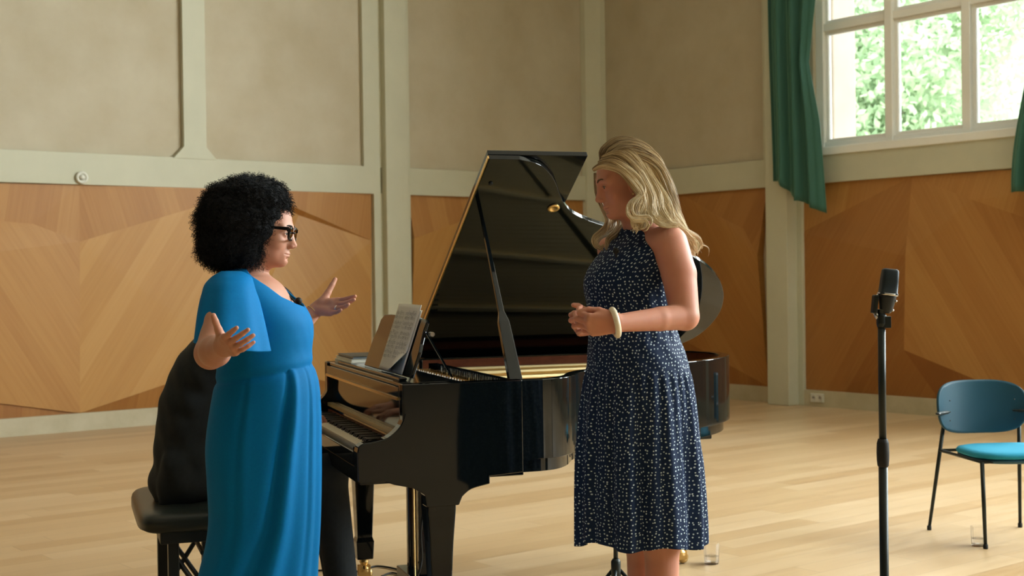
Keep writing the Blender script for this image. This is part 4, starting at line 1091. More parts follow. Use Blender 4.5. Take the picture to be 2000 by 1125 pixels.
# ================================================================== woman in blue
Y1 = 4.50
w1 = thing('person', 'woman with big dark curly hair and glasses in a long blue dress, palms open', 'person', (at(515, 700, Y1)[0], Y1, 0))
B1 = Field()
tab1 = [(526, 448, 512, .075), (540, 428, 530, .13), (556, 412, 552, .175), (575, 406, 570, .185), (600, 406, 590, .185), (625, 408, 603, .18), (655, 412, 607, .172), (690, 424, 606, .168), (716, 430, 611, .172), (745, 424, 619, .185),
        (800, 414, 624, .20), (870, 406, 625, .205), (935, 409, 625, .20), (1024, 411, 623, .19), (1064, 405, 621, .19), (1114, 393, 618, .195), (1200, 386, 618, .20), (1300, 382, 620, .205)]
R1 = rows_from_px(tab1, Y1, 0.0)
for z, x, y, a, b in R1:
    if z > .75 and z < 1.36: B1.ell((x, y, z), (a-.03, b-.03, .07), None, .03)
R1z = crn(R1[:, 0], R1[:, 1:], np.array([.5, .75, 1.0]))
hd1 = rotz(math.radians(-2))@rotax((0, 1, 0), math.radians(7))
sc1 = .98
O1 = at(556, 456, Y1-.03)-hd1@(np.array([.078, -.031, 0])*sc1)+np.array([-.0, 0, 0])
nk1 = np.array([at(482, 560, Y1)[0], Y1, at(482, 560, Y1)[2]])
T1 = head(B1, O1, hd1, sc1, nk1, .056, .0008)
B1.cone(nk1+[.0, -.09, -.03], nk1+[-.01, .10, -.03], .044, .044, .04)
B1.ell(at(514, 590, Y1), (.072, .115, .072), None, .03)                     # chest
sh = at(440, 578, 4.33); el = at(411, 690, 4.12); wr_ = at(435, 678, 3.93)
B1.chain([sh, (sh+el)/2, el], [.050, .048, .046], .03, .015); B1.chain([el, el*.6+wr_*.4, wr_], [.045, .045, .029], .02)
hr = hand(B1, wr_, (.46, -.84, .12), (.8, -.08, .55), False, [(.10, .22), (.22, .38), (.32, .45), (.42, .5)], (.98, .10), .98, .07, .05)
sh2 = at(500, 573, 4.68); el2 = at(556, 662, 4.83); wr2 = at(621, 601, 4.88)
B1.chain([sh2, (sh2+el2)/2, el2], [.052, .048, .040], .03, .006); B1.chain([el2, el2*.6+wr2*.4, wr2], [.040, .038, .026], .006)
hl = hand(B1, wr2, (.82, -.55, .04), (-.35, -.70, .60), True, [(.06, .10), (.12, .16), (.16, .2), (.18, .2)], (1.3, .1), 1.0, .05, -.05)
for sg_, fx in ((-1, .03), (1, -.03)):
    hp = np.array([R1z[1][0], Y1+sg_*.09, .86]); kn_ = np.array([R1z[0][0]+.02+fx, Y1+sg_*.10, .46]); an = np.array([R1z[0][0]+fx, Y1+sg_*.10, .09])
    B1.chain([hp, kn_, an], [.085, .055, .036], .04); B1.cone(an+[-.03, 0, -.035], an+[.14, 0, -.06], .028, .020, .02)
hb = np.array([.17, .11, .15])
V, Q = skin_mesh(B1, .0045, [(O1-hb*[.8, 1, 1], O1+hb*[1, 1, .95], .0022), (wr_-[.10, .22, .10], wr_+[.20, .04, .16], .0022), (wr2-[.06, .18, .10], wr2+[.22, .12, .15], .0022)])
part('body', (V, Q, None, None), M['skin1'], w1, smooth=True)
face_bits(T1, hd1, sc1, w1, 'lip1', 'brow_dark')
# dress
zw = R1[:, 0]; ztop1 = zw[-1]; WZ = at(520, 716, Y1)[2]; VB = at(578, 600, Y1)[2]
def g_(x, w): return math.exp(-(x/w)**2)
def disp1(p, z):
    d = 0; WE = WZ-.022+.026*math.cos(p)
    if z < WE:
        s = (WE-z)                                   # folds falling from the waist seam
        for c0_, c1_, am, w0, w1_ in ((-.95, -1.62, .020, .15, .42), (-1.75, -2.05, .004, .12, .30), (-.45, -.62, .004, .08, .22), (-.2, -.25, .003, .1, .2), (.9, 1.2, .014, .12, .3), (1.8, 2.2, .012, .15, .35)):
            c = c0_+(c1_-c0_)*min(1, s/.75)**1.2; am_ = am*min(1, .35+s/.25); w = w0+(w1_-w0)*min(1, s/.9)
            x = wrap(p-c); d += am_*(g_(x-w*.7, w*.6)-1.15*g_(x, w*.45))
        d += .004*math.sin(9*p+2*s)*min(1, s)
        d += -.006*g_(s, .012)
    else:
        s = z-WE
        # gathers of the wrap bodice running from the near shoulder to the far waist
        for q in range(5):
            c = -.25-.55*s/.2+q*.17; d += .008*math.sin((p-c)*22)*g_(wrap(p+.35), .5)*g_(s-.07, .08)/1.8
        line = -.9+1.55*(1-min(1, s/.30)); d += .006*(1/(1+math.exp(-(p-line)*22)))*g_(s-.12, .15)
        d += -.008*g_(s, .014)
    return d
def span1(z):
    t = (z-VB)/(ztop1-VB); g = 0 if t <= 0 else float(np.interp(t, [0, .07, .27, .54, .70, .95, 1], [0, .3, .63, .80, .95, 1.25, 1.3]))
    return g, 2*math.pi-g
dr1 = cloth(R1, 0, 260, 220, disp1, span1, .92)
part('dress', dr1, M['blue'], w1, smooth=True, solid=.004)
# short cape sleeves
def sleeve(tab, Yc, tilt, name='sleeve', fold=.006):
    rows = []
    for py, l, r, b, dy in tab:
        c = at((l+r)/2, py, Yc+dy); rows.append((c[2], c[0], c[1], (r-l)/2*(Yc+dy)/FOC, b))
    rows = np.array(sorted(rows)); z0, z1 = rows[0, 0], rows[-1, 0]
    return cloth(rows, 0, 70, 110, lambda p, z: fold*(z1-z)/(z1-z0)*(math.sin(4*p+1.0)+.7*math.sin(7*p+.4)), None, 1, None,
                 lambda p, z, q: tilt*((z1-z)/(z1-z0))**2*q[0])
part('sleeve', sleeve([(530, 433, 470, .02, .05), (537, 420, 484, .05, .03), (551, 405, 494, .08, .01), (575, 396, 500, .092, -.02), (610, 389, 508, .10, -.06), (645, 385, 515, .105, -.10), (677, 382, 521, .11, -.13)], 4.34, -.15), M['blue'], w1, smooth=True, solid=.003)
part('sleeve', sleeve([(534, 455, 500, .02, 0), (545, 450, 520, .05, 0), (575, 448, 540, .07, .02), (620, 455, 560, .075, .05), (650, 460, 580, .075, .07)], 4.66, -.1), M['blue'], w1, smooth=True, solid=.003)
# afro
rg = np.random.default_rng(11)
HC = at(474, 432, Y1+.0)
def noise3(P, seed, f):
    r = np.random.default_rng(seed); o = 0
    for _ in range(7):
        k = r.normal(0, f, 3); o = o+np.sin(P@k+r.uniform(0, 6.28))
    return o/7
HF = Field(); HF.ell(HC+[-.005, 0, .0], (.150, .140, .150), None, .03); HF.ell(HC+[.055, 0, .055], (.105, .120, .088), None, .03)
HF.ell(HC+[-.035, 0, -.08], (.115, .135, .085), None, .03); HF.ell(HC+[.03, 0, -.105], (.05, .115, .05), None, .02)
HF.ell(T1(.095, 0, -.045), np.array([.064, .125, .078]), None, .02, 's'); HF.ell(T1(.098, 0, .025), np.array([.024, .08, .032]), None, .015, 's')
lo, hi = HF.bounds(); lo = lo-.03; hi = hi+.03; D = HF.grid(lo, hi, .005)
gx = np.stack(np.meshgrid(*[lo[q]+.005*np.arange(D.shape[q]) for q in range(3)], indexing='ij'), -1)
D = D+(.011*noise3(gx, 3, 55)+.006*noise3(gx, 5, 130)).astype(np.float32)+.008
V, Q = surfnet(D, lo, .005)
hair1 = part('hair', (V, Q, None, None), M['hair_dark'], w1, smooth=True)
sel = rg.integers(0, len(V), 8500); P = V[sel]
Nn = P-(HC+[-.01, 0, -.01]); Nn /= np.linalg.norm(Nn, axis=1)[:, None]
k_ = 15; tt_ = np.linspace(0, 1, k_)
Ln = rg.uniform(.012, .034, len(P))[:, None, None]; ran = rg.normal(0, 1, P.shape); ran -= Nn*(ran*Nn).sum(1)[:, None]; ran /= np.linalg.norm(ran, axis=1)[:, None]; cr = np.cross(Nn, ran)
ph_ = rg.uniform(0, 6.28, (len(P), 1)); tw = rg.uniform(9, 20, (len(P), 1)); rc = rg.uniform(.002, .0048, (len(P), 1, 1))
ang = ph_+tw*tt_[None]
St = P[:, None]-Nn[:, None]*.006+Nn[:, None]*Ln*tt_[None, :, None]+rc*(ran[:, None]*np.cos(ang)[..., None]+cr[:, None]*np.sin(ang)[..., None])+(ran[:, None]*.012+np.array([0, 0, -.008]))*(tt_**2)[None, :, None]
inv = hd1.T
loc_ = (St[:, -1]-O1)@hd1/sc1
ok = ~((loc_[:, 0] > .042) & (loc_[:, 2] < .045) & (np.abs(loc_[:, 1]) < .085)) & ~((loc_[:, 0] > .075) & (loc_[:, 2] < .06) & (np.abs(loc_[:, 1]) < .06))
St = St[ok]
rad = np.tile(np.linspace(.0009, .0004, k_), (len(St), 1))
Vh, Fh = hair_tubes(St, rad)
ho = obj('curls', (Vh, Fh, None, None), M['hair_dark'], hair1, smooth=True); ho['kind'] = 'stuff'
# glasses
gl = MB()
def lensring(c, w, h_, m):
    P = []
    for k in range(28):
        a = 2*math.pi*k/28; ca_, sa_ = math.cos(a), math.sin(a)
        P.append(T1(c[0]-.004*abs(ca_), c[1]+w*abs(ca_)**.6*(1 if ca_ > 0 else -1), c[2]+h_*abs(sa_)**.6*(1 if sa_ > 0 else -1)))
    P.append(P[0]); m.tube(P, .0044*sc1, 8, cap=False)
frm = MB()
for s_ in (1, -1): lensring((.1015, s_*.033, .0), .026, .020, frm)
frm.tube([T1(.1055, -.008, .004), T1(.10055, 0, .006), T1(.1055, .008, .004)], .003, 8)
for s_ in (1, -1):
    frm.add([T1(.1035, s_*.056, .019), T1(.1035, s_*.064, .019), T1(.1035, s_*.064, .006), T1(.1035, s_*.056, .006), T1(.092, s_*.070, .019), T1(.092, s_*.070, .007), T1(.092, s_*.066, .019), T1(.092, s_*.066, .007)], [(0, 1, 2, 3), (1, 4, 5, 2), (0, 3, 7, 6), (0, 6, 4, 1), (3, 2, 5, 7), (4, 6, 7, 5)])
    a_, b_ = np.array([.098, s_*.066, .0175]), np.array([.0, s_*.082, .014])
    frm.add([T1(*(a_+[0, -.0018, .0055])), T1(*(a_+[0, .0018, .0055])), T1(*(a_+[0, .0015, -.0065])), T1(*(a_+[0, -.0015, -.0065])),
             T1(*(b_+[0, -.0015, .0035])), T1(*(b_+[0, .0015, .0035])), T1(*(b_+[0, .0015, -.0035])), T1(*(b_+[0, -.0015, -.0035]))],
            [(0, 1, 2, 3), (4, 7, 6, 5), (0, 4, 5, 1), (1, 5, 6, 2), (2, 6, 7, 3), (3, 7, 4, 0)])
glo = part('glasses', frm, M['acetate'], w1, bevel=.0008)
for s_ in (1, -1):
    V = [T1(.1005, s_*.033, 0)]+[T1(.1015, s_*.033+.025*abs(math.cos(a))**.6*(1 if math.cos(a) > 0 else -1), .019*abs(math.sin(a))**.6*(1 if math.sin(a) > 0 else -1)) for a in np.linspace(0, 2*math.pi, 25)[:-1]]
    o = obj('lens', MB().add(V, [(0, 1+k, 1+(k+1) % 24) for k in range(24)]), M['lens'], glo)
for s_ in (1, -1):
    part('earring', MB().ball(T1(-.002, s_*.084, -.048), .0035, 12).tube([T1(-.002, s_*.084, -.050), T1(-.002, s_*.085, -.072)], .0012, 6).ball(T1(-.002, s_*.085, -.075), .004, 12), M['silver'], w1, smooth=True)
# small microphone and cable at the neckline
mp = at(583, 588, Y1-.03)
part('clip_microphone', MB().ball(mp, .0125, 20).tube([mp, mp+[-.012, 0, -.02], mp+[-.016, 0, -.035]], .003, 8), M['rubber'], w1, smooth=True)
part('microphone_cable', MB().tube(spline([at(519, 546, Y1+.06), at(532, 555, Y1+.055), at(548, 567, Y1+.04), at(563, 578, Y1+.01), at(576, 590, Y1-.015), at(580, 603, Y1-.03)], 6), .0034, 8), M['rubber'], w1, smooth=True)
br = unit(wr2-el2); bc = wr2-br*.022
aa, bb, _ = frame_from(br)
part('bracelet', MB().tube([bc+(aa*math.cos(t_)+bb*math.sin(t_))*.0295 for t_ in np.linspace(0, 2*math.pi, 33)], .0016, 6, cap=False), M['brass'], w1, smooth=True)
rp = hl[2][3][0]; rd_ = unit(hl[2][3][1]-rp); rc_ = rp+rd_*.016; aa, bb, _ = frame_from(rd_)
rp = hl[2][2][0]; rd_ = unit(hl[2][2][1]-rp); rc_ = rp+rd_*.014; aa, bb, _ = frame_from(rd_)
part('ring', MB().tube([rc_+(aa*math.cos(t_)+bb*math.sin(t_))*.0100 for t_ in np.linspace(0, 2*math.pi, 25)], .0014, 6, cap=False), M['silver'], w1, smooth=True)
for sg_, fx in ((-1, .03), (1, -.03)):
    an = np.array([R1z[0][0]+fx, Y1+sg_*.10, 0])
    sf = Field(); sf.ell(an+[.055, 0, .028], (.135, .042, .034), None, .01); sf.ell(an+[-.02, 0, .05], (.055, .038, .045), None, .02); sf.ell(an+[0, 0, .115], (.04, .036, .04), None, .01, 's')
    lo, hi = sf.bounds(); V, Q = surfnet(np.maximum(sf.grid(lo-.02, hi+.02, .005), (.002-(lo[2]-.02+.005*np.arange(int(np.ceil((hi[2]-lo[2]+.04)/.005))+1)))[None, None, :]), lo-.02, .005)
    part('shoe', (V, Q, None, None), M['shoe'], w1, smooth=True)

# ================================================================== woman in the dotted dress
Y2 = 4.35; YAW2 = math.pi+math.radians(24)
w2 = thing('person', 'woman with long wavy blonde hair in a sleeveless navy dress with white dots, hands clasped', 'person', (at(1250, 700, Y2)[0], Y2, 0))
B2 = Field()
tab2 = [(437, 1222, 1268, .056), (448, 1214, 1273, .062), (462, 1203, 1296, .115), (483, 1183, 1332, .16), (510, 1160, 1343, .165), (530, 1147, 1340, .155), (552, 1141, 1334, .150), (580, 1146, 1328, .148), (610, 1152, 1320, .145), (640, 1153, 1317, .145),
        (660, 1152, 1323, .15), (690, 1150, 1335, .17), (730, 1147, 1344, .185), (776, 1142, 1352, .195), (861, 1139, 1361, .20), (911, 1138, 1367, .205), (962, 1137, 1371, .21), (1020, 1137, 1374, .215), (1059, 1137, 1375, .215)]
R2 = rows_from_px(tab2, Y2, YAW2)
for z, x, y, a, b in R2:
    if .75 < z < 1.52:
        sub = np.interp(z, [1.2, 1.3, 1.45, 1.5], [.024, .028, .045, .06])
        Rb = rotz(YAW2); B2.ell((x, y, z), (max(a-sub, .02), max(b-sub, .02), .05), Rb, .02)
hd2 = rotz(math.pi+math.radians(9))@rotax((0, 1, 0), math.radians(13))
sc2 = .93
O2 = at(1181, 366, 4.26)-hd2@(np.array([.083, .031, -.001])*sc2)
nk2 = at(1250, 452, Y2)
T2 = head(B2, O2, hd2, sc2, nk2, .054, 0)
s2f = np.array([math.cos(YAW2), math.sin(YAW2), 0]); s2l = np.array([-math.sin(YAW2), math.cos(YAW2), 0])   # front and left
sh = at(1308, 476, 4.20); ml = at(1326, 535, 4.17); el = at(1338, 618, 4.13); wr_ = at(1206, 631, 3.99)
B2.cone(nk2+[.025, 0, -.03], sh+[-.03, .04, .006], .040, .044, .04)
B2.chain([sh, ml, el], [.056, .054, .044], .035, .006); B2.chain([el, el*.62+wr_*.38, wr_], [.042, .036, .0265], .006)
shr = nk2-s2l*.19+[0, 0, -.055]; elr = shr+[.03, .06, -.27]; wrr = at(1163, 634, 4.26)
B2.chain([shr, elr, wrr], [.050, .042, .027], .03)
hand(B2, wr_, (-1, .06, -.06), (.05, .86, .40), True, [(.75, .75), (.72, .75), (.68, .72), (.62, .7)], (.55, .9), .98, .03, .35)
hand(B2, wrr+[-.006, -.02, 0], (-.72, -.66, .02), (.62, -.62, .25), False, [(.5, .7), (.55, .8), (.6, .9), (.6, .9)], (.75, .3), .95, .03, .3)
for sg_, lx in ((1, 1292), (-1, 1256)):
    yk = Y2+(-.075 if sg_ > 0 else .085)
    kn_ = at(lx, 1052, yk); hp = np.array([at(1250, 800, Y2)[0], yk, .88]); an = at(lx+4, 1310, yk); an[2] = .10
    B2.chain([hp, kn_, kn_*.55+an*.45, an], [.085, .056, .052, .034], .03); B2.cone(an+[.02, 0, -.05], an+[-.13, -.02, -.075], .026, .019, .02)
hb = np.array([.15, .11, .15])
V, Q = skin_mesh(B2, .0045, [(O2-hb, O2+hb*[1, 1, .8], .0022), (wr_-[.20, .10, .10], wr_+[.02, .16, .09], .0020)])
part('body', (V, Q, None, None), M['skin2'], w2, smooth=True)
face_bits(T2, hd2, sc2, w2, 'lip2', 'brow')
HZ2 = at(1250, 716, Y2)[2]; NB = R2[-1, 0]; zb = R2[0, 0]
def disp2(p, z):
    if z < HZ2:
        s = HZ2-z; a = min(1, s/.30)
        d = .0035*min(1, s*30)*math.sin(31*p+1.5*math.sin(3*p))*(1-.55*a)
        d += .011*a*(math.sin(9*p+.8+.6*math.sin(2*p))+.55*math.sin(15*p+2.1+s)+.3*math.sin(22*p+s*2))
        d += .004*math.sin(3*p+2)*a
        return d
    s = z-HZ2; d = .0022*math.sin(26*p+2*math.sin(z*30))*g_(s-.16, .07)
    return d+.0012*math.sin(14*p+z*40)
def span2(z):
    h = float(np.interp(z, [at(1250, y, Y2)[2] for y in (598, 580, 555, 530, 510, 480, 462, 452, 445)], [math.pi, 2.3, 2.0, 1.74, 1.42, 1.18, 1.2, 1.9, math.pi]))
    return -h, h
dr2 = cloth(R2, YAW2, 260, 260, disp2, span2, .95, None, lambda p, z, q: (.010*math.sin(5*p+1)+.012*math.sin(2*p+.5)-.03*q[1]+.13*max(q[0], 0))*max(0, 1-(z-zb)/.25))
part('dress', dr2, M['dots'], w2, smooth=True, solid=.003)
bc = at(1201, 630, 3.985); br = unit(wr_-el); br = unit(br+np.array([0, .45, -.12])); aa, bb, _ = frame_from(br)
part('bangle', MB().tube([bc+(aa*math.cos(t_)+bb*math.sin(t_))*.0385 for t_ in np.linspace(0, 2*math.pi+.06, 42)], .0092, 14, cap=False, flat=1.0), M['bangle'], w2, smooth=True)
part('clip_microphone', MB().ball(at(1203, 490, 4.20), .010, 16, (1, .8, 1)).tube([at(1203, 492, 4.2), at(1204, 503, 4.2)], .003, 8), M['rubber'], w2, smooth=True)
part('earring', MB().ball(T2(.006, .083, -.045), .0035, 10), M['brass'], w2, smooth=True)
for sg_, lx in ((1, 1292), (-1, 1256)):
    yk = Y2+(-.075 if sg_ > 0 else .085); an = at(lx+4, 1310, yk); an[2] = 0
    sf = Field(); sf.ell(an+[-.05, -.01, .026], (.130, .038, .030), None, .01); sf.ell(an+[.025, 0, .045], (.045, .034, .040), None, .02); sf.ell(an+[0, 0, .115], (.045, .036, .045), None, .01, 's')
    lo, hi = sf.bounds(); V, Q = surfnet(np.maximum(sf.grid(lo-.02, hi+.02, .005), (.002-(lo[2]-.02+.005*np.arange(int(np.ceil((hi[2]-lo[2]+.04)/.005))+1)))[None, None, :]), lo-.02, .005)
    part('shoe', (V, Q, None, None), M['nude_shoe'], w2, smooth=True)
# blonde hair: cap plus locks that follow the head and fall over the shoulder
cap = Field(); hT = lambda *p: T2(*p)
cap.ell(hT(-.018, 0, .036), np.array((.107, .083, .095))*sc2, hd2, .01); cap.ell(hT(-.06, 0, -.02), np.array((.065, .078, .10))*sc2, hd2, .03)
cap.ell(hT(.075, 0, -.04), np.array((.098, .20, .090))*sc2, hd2, .012, 's')
cap.ell(hT(.088, 0, .02), np.array((.040, .10, .052))*sc2, hd2, .012, 's')
lo, hi = cap.bounds(); V, Q = surfnet(cap.grid(lo-.02, hi+.02, .003), lo-.02, .003)
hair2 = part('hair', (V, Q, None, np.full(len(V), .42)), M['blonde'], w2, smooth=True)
ST = []; TN = []
def lock(pts, rs, n, wave=.004, turns=2.0, tone=(.3, .9), k=34, flat=.55, jit=.10, seed=0):
    n = int(n*1.7) if n > 5 else n
    r_ = np.random.default_rng(seed+len(ST)*7+1); k = 42
    P = spline(pts, 10); t = np.linspace(0, 1, len(P)); tk = np.linspace(0, 1, k); tt = tk[None]*r_.uniform(.84, 1, (n, 1))+r_.uniform(0, .03, (n, 1))*(1-tk[None])
    C = np.stack([np.interp(tt, t, P[:, q]) for q in range(3)], -1)
    R_ = np.interp(tt, np.linspace(0, 1, len(rs)), rs); T = np.gradient(C, axis=1); T /= np.maximum(np.linalg.norm(T, axis=2), 1e-9)[..., None]
    B = np.array([0, 1., 0])-T*T[..., 1:2]; B /= np.maximum(np.linalg.norm(B, axis=2), 1e-6)[..., None]; A = np.cross(B, T)
    u = np.sqrt(r_.uniform(0, 1, n)); a = r_.uniform(0, 6.283, n); ux, uy = u*np.cos(a), u*np.sin(a)*flat
    ph = r_.uniform(-.35, .35, n)
    w = wave*np.sin(2*math.pi*turns*tt+ph[:, None])*np.minimum(1, tt*2)
    wob = R_*jit*np.sin(tt*r_.uniform(4, 14, (n, 1))+r_.uniform(0, 6.28, (n, 1)))
    S_ = C+A*((ux[:, None]*R_+w+wob)[..., None])+B*((uy[:, None]*R_+wob)[..., None])
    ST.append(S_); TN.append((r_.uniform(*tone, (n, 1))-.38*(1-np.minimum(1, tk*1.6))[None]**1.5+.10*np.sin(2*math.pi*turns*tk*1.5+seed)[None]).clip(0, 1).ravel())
hp_ = lambda x, y, z: hT(x, y, z)
# strands over the crown, combed back from a parting
for i, y in enumerate(np.linspace(-.06, .078, 12)):
    zt_ = .036+.098*math.sqrt(max(.05, 1-(y/.088)**2)); 
    f0 = .082-.25*abs(y-.01)
    lock([hp_(.068-.3*abs(y-.01), y*.9, zt_-.020-.12*abs(y)), hp_(.045, y, zt_-.006), hp_(0, y*1.02, zt_+.006), hp_(-.055, y*1.0, zt_-.012), hp_(-.105, y*.95, zt_-.065), hp_(-.125, y*.9, zt_-.15), hp_(-.14, y*.9, zt_-.23)], [.003, .011, .016, .017, .018, .018, .008], 70, .001, 1, (.05, .62) if y < .05 else (.1, .7))
P4 = lambda l: [at(*q) for q in l]
# near-side curtain of hair from the parting, down past the ear, to the shoulder and back
near = [
 ([(1158, 332, 4.235), (1180, 322, 4.205), (1215, 330, 4.185), (1240, 362, 4.172), (1252, 395, 4.165), (1247, 428, 4.165), (1250, 446, 4.165), (1240, 452, 4.165)], [.005, .011, .014, .013, .012, .012, .007, .002], .006, 1.2),
 ([(1168, 318, 4.235), (1200, 312, 4.195), (1230, 335, 4.178), (1250, 372, 4.17), (1240, 398, 4.155), (1243, 420, 4.15), (1262, 432, 4.15), (1256, 445, 4.15)], [.005, .012, .014, .012, .010, .012, .010, .003], .006, 1.5),
 ([(1175, 308, 4.24), (1212, 300, 4.2), (1245, 330, 4.185), (1262, 375, 4.175), (1262, 405, 4.17), (1270, 425, 4.165), (1290, 434, 4.16), (1310, 432, 4.16)], [.005, .013, .016, .016, .018, .016, .011, .003], .005, 1.0),
 ([(1190, 298, 4.26), (1228, 298, 4.22), (1258, 340, 4.195), (1275, 385, 4.185), (1284, 412, 4.18), (1302, 432, 4.17), (1325, 442, 4.18)], [.006, .014, .018, .020, .020, .016, .004], .004, 1.2),
 ([(1205, 293, 4.29), (1243, 305, 4.25), (1268, 350, 4.225), (1288, 395, 4.215), (1306, 425, 4.215), (1332, 450, 4.23), (1350, 472, 4.26), (1356, 490, 4.28)], [.006, .016, .020, .022, .022, .018, .014, .004], .005, 1.5),
 ([(1215, 291, 4.34), (1252, 308, 4.31), (1277, 352, 4.29), (1297, 395, 4.28), (1318, 432, 4.29), (1343, 462, 4.31), (1362, 474, 4.31), (1352, 497, 4.31)], [.006, .016, .020, .024, .024, .020, .012, .003], .006, 1.6),
 ([(1200, 292, 4.38), (1245, 300, 4.38), (1275, 345, 4.36), (1296, 392, 4.36), (1315, 425, 4.37), (1334, 455, 4.38), (1348, 478, 4.38), (1360, 486, 4.37)], [.006, .016, .022, .026, .026, .02, .012, .003], .007, 1.8),
 ([(1225, 300, 4.30), (1255, 340, 4.24), (1268, 385, 4.22), (1278, 415, 4.22), (1296, 438, 4.21), (1322, 452, 4.24), (1345, 480, 4.28), (1350, 500, 4.30)], [.008, .018, .022, .022, .020, .016, .012, .003], .006, 1.4)]
for i, (pp, rs, wv, tn_) in enumerate(near):
    lock(P4(pp), rs, 150, wv*1.35, tn_, (.45, 1.0) if i > 1 else (.3, .95), seed=i)
    for q in range(3):
        o_ = np.random.default_rng(70+i*5+q).normal(0, 1, 2)
        lock(P4([(x+o_[0]*min(1, k_/3)*6, y+o_[1]*min(1, k_/3)*3, d-.006) for k_, (x, y, d) in enumerate(pp)]), [r*.32 for r in rs], 34, wv*2.2, tn_*1.3, (.6, 1.0), seed=i+40+q*9, jit=.3)
far = [
 ([(1162, 338, 4.33), (1168, 375, 4.40), (1178, 405, 4.42), (1186, 430, 4.40), (1176, 452, 4.38), (1164, 468, 4.36), (1172, 482, 4.35), (1180, 478, 4.34)], [.004, .009, .009, .010, .012, .010, .007, .002]),
 ([(1170, 345, 4.35), (1180, 385, 4.42), (1200, 415, 4.43), (1212, 432, 4.40), (1204, 455, 4.36), (1190, 470, 4.33), (1182, 488, 4.31)], [.004, .008, .011, .013, .013, .009, .003]),
 ([(1175, 350, 4.37), (1185, 395, 4.43), (1196, 425, 4.42), (1190, 446, 4.40), (1172, 462, 4.37), (1166, 478, 4.35), (1178, 490, 4.34)], [.004, .008, .010, .012, .012, .008, .002])]
for i, (pp, rs) in enumerate(far): lock(P4(pp), rs, 90, .005, 1.6, (.3, .95), seed=90+i)
# loose hairs
for i in range(40):
    r_ = np.random.default_rng(500+i); b = near[3+i % 5][0]; o = r_.normal(0, 6, 2)
    lock(P4([(x+o[0]*k_*.3, y+o[1]*k_*.15, d+.01*r_.normal()) for k_, (x, y, d) in enumerate(b)]), [.003]*len(b), 2, .004, 1.7, (.7, 1.0), seed=600+i)
Sx = np.concatenate(ST); k_ = Sx.shape[1]
Vh, Fh = hair_tubes(Sx, np.tile(np.concatenate([np.full(k_-6, .00075), np.linspace(.0007, .0002, 6)]), (len(Sx), 1)))
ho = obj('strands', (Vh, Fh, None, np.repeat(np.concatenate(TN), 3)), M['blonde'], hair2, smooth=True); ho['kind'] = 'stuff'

# ================================================================== seated pianist
w3 = thing('person', 'pianist in a black suit bent over the keyboard, seated behind the woman in blue', 'person', PW(-.47, .8, 0))
B3 = Field(); Yp = 5.32
hipc = PW(-.48, .80, .60)
fwd = np.array([pc, ps, 0]); lat = np.array([-ps, pc, 0])
Rp = np.stack([fwd, lat, [0, 0, 1.]], 1)
def pl_(px, py, dy=0): return at(px, py, Yp+dy)
J = Field()
J.ell(pl_(362, 945), (.135, .20, .075), Rp, .05)
tors = [((368, 930), .135, .19), ((366, 880), .130, .185), ((370, 830), .130, .18), ((378, 780), .130, .185), ((398, 730), .128, .195), ((425, 695), .125, .205), ((455, 672), .105, .20)]
for (px_, py_), a, b in tors: J.ell(pl_(px_, py_), (a, b, .09), Rp, .06)
shc = pl_(452, 668)
hO = pl_(528, 622); Rh = Rp@rotax((0, 1, 0), math.radians(35)); 
T3 = head(B3, hO, Rh, 1.0, shc+[.02, 0, .02], .058)
hands3 = []
for sg_, ky in ((-1, 1.02), (1, 1.28)):
    s0 = shc+lat*sg_*.16+[0, 0, -.01]; hnd = PW(.06, ky, .79); wr3 = hnd-fwd*.12+[0, 0, .03]; e0 = (s0+wr3)/2+lat*sg_*.05+[0, 0, -.13]
    J.chain([s0, e0, wr3-fwd*.02], [.070, .055, .040], .04); B3.cone(wr3-fwd*.05, wr3, .028, .027, .01)
    hand(B3, wr3, fwd+np.array([0, 0, -.12]), (0, 0, -1), sg_ > 0, [(.35, .5)]*4, (.5, .3), 1.0, .07)
B3.cone(shc, shc+[.03, 0, .06], .07, .06, .03)
V, Q = skin_mesh(B3, .004); part('body', (V, Q, None, None), M['skin1'], w3, smooth=True)
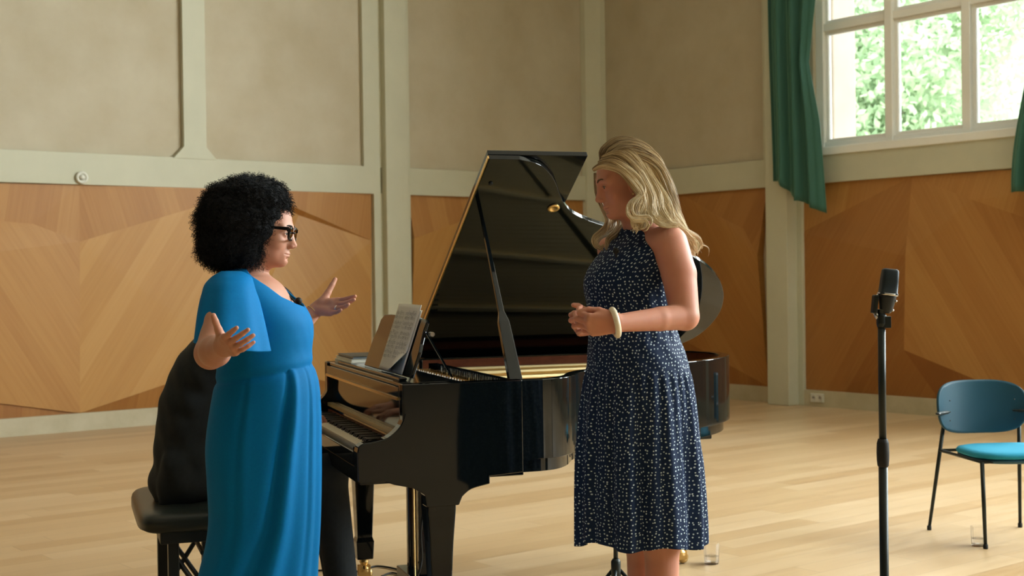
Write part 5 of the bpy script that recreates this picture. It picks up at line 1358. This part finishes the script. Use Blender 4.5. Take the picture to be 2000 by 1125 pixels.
# jacket tail hanging to the seat
for k in range(5):
    w_ = -.16+.08*k; J.cone(pl_(338, 900)+lat*w_, pl_(322, 968)+lat*w_, .05, .035, .03)
    J.cone(pl_(338, 900)+lat*w_, pl_(352, 968)+lat*w_, .05, .035, .03)
lo, hi = J.bounds(); D = J.grid(lo-.03, hi+.03, .006)
gx = np.stack(np.meshgrid(*[lo[q]-.03+.006*np.arange(D.shape[q]) for q in range(3)], indexing='ij'), -1)
D = D+(.002*np.sin(gx[..., 2]*38+gx[..., 0]*60+2*np.sin(gx[..., 1]*14))).astype(np.float32)
V, Q = surfnet(D, lo-.03, .006); part('jacket', (V, Q, None, None), M['suit'], w3, smooth=True)
Tr = Field()
for sg_, kx in ((-1, 0), (1, .02)):
    hp = PW(-.42, .80+sg_*.10, .59); kn_ = PW(.02+kx, .80+sg_*.13, .60); an = PW(.075 if sg_ < 0 else .10, .80+sg_*.10-.04, .10)
    Tr.chain([hp, kn_, an], [.095, .075, .062], .03)
V, Q = skin_mesh(Tr, .006); part('trousers', (V, Q, None, None), M['suit'], w3, smooth=True)
hs3 = Field(); hs3.ell(T3(-.02, 0, .035), (.108, .085, .10), Rh, .01); hs3.ell(T3(.085, 0, -.03), (.07, .09, .075), Rh, .01, 's')
lo, hi = hs3.bounds(); V, Q = surfnet(hs3.grid(lo-.02, hi+.02, .004), lo-.02, .004); part('hair', (V, Q, None, None), M['hair_dark'], w3, smooth=True)
for sg_ in (-1, 1):
    an = PW(.075 if sg_ < 0 else .10, .80+sg_*.10-.04, 0)
    sf = Field(); sf.ell(an+fwd*.06+[0, 0, .035], (.145, .045, .038), Rp, .01); sf.ell(an+[0, 0, .06], (.06, .042, .05), Rp, .02)
    lo, hi = sf.bounds(); V, Q = surfnet(np.maximum(sf.grid(lo-.02, hi+.02, .005), (.002-(lo[2]-.02+.005*np.arange(int(np.ceil((hi[2]-lo[2]+.04)/.005))+1)))[None, None, :]), lo-.02, .005)
    part('shoe', (V, Q, None, None), M['shoe'], w3, smooth=True)
#@@END_PEOPLE@@
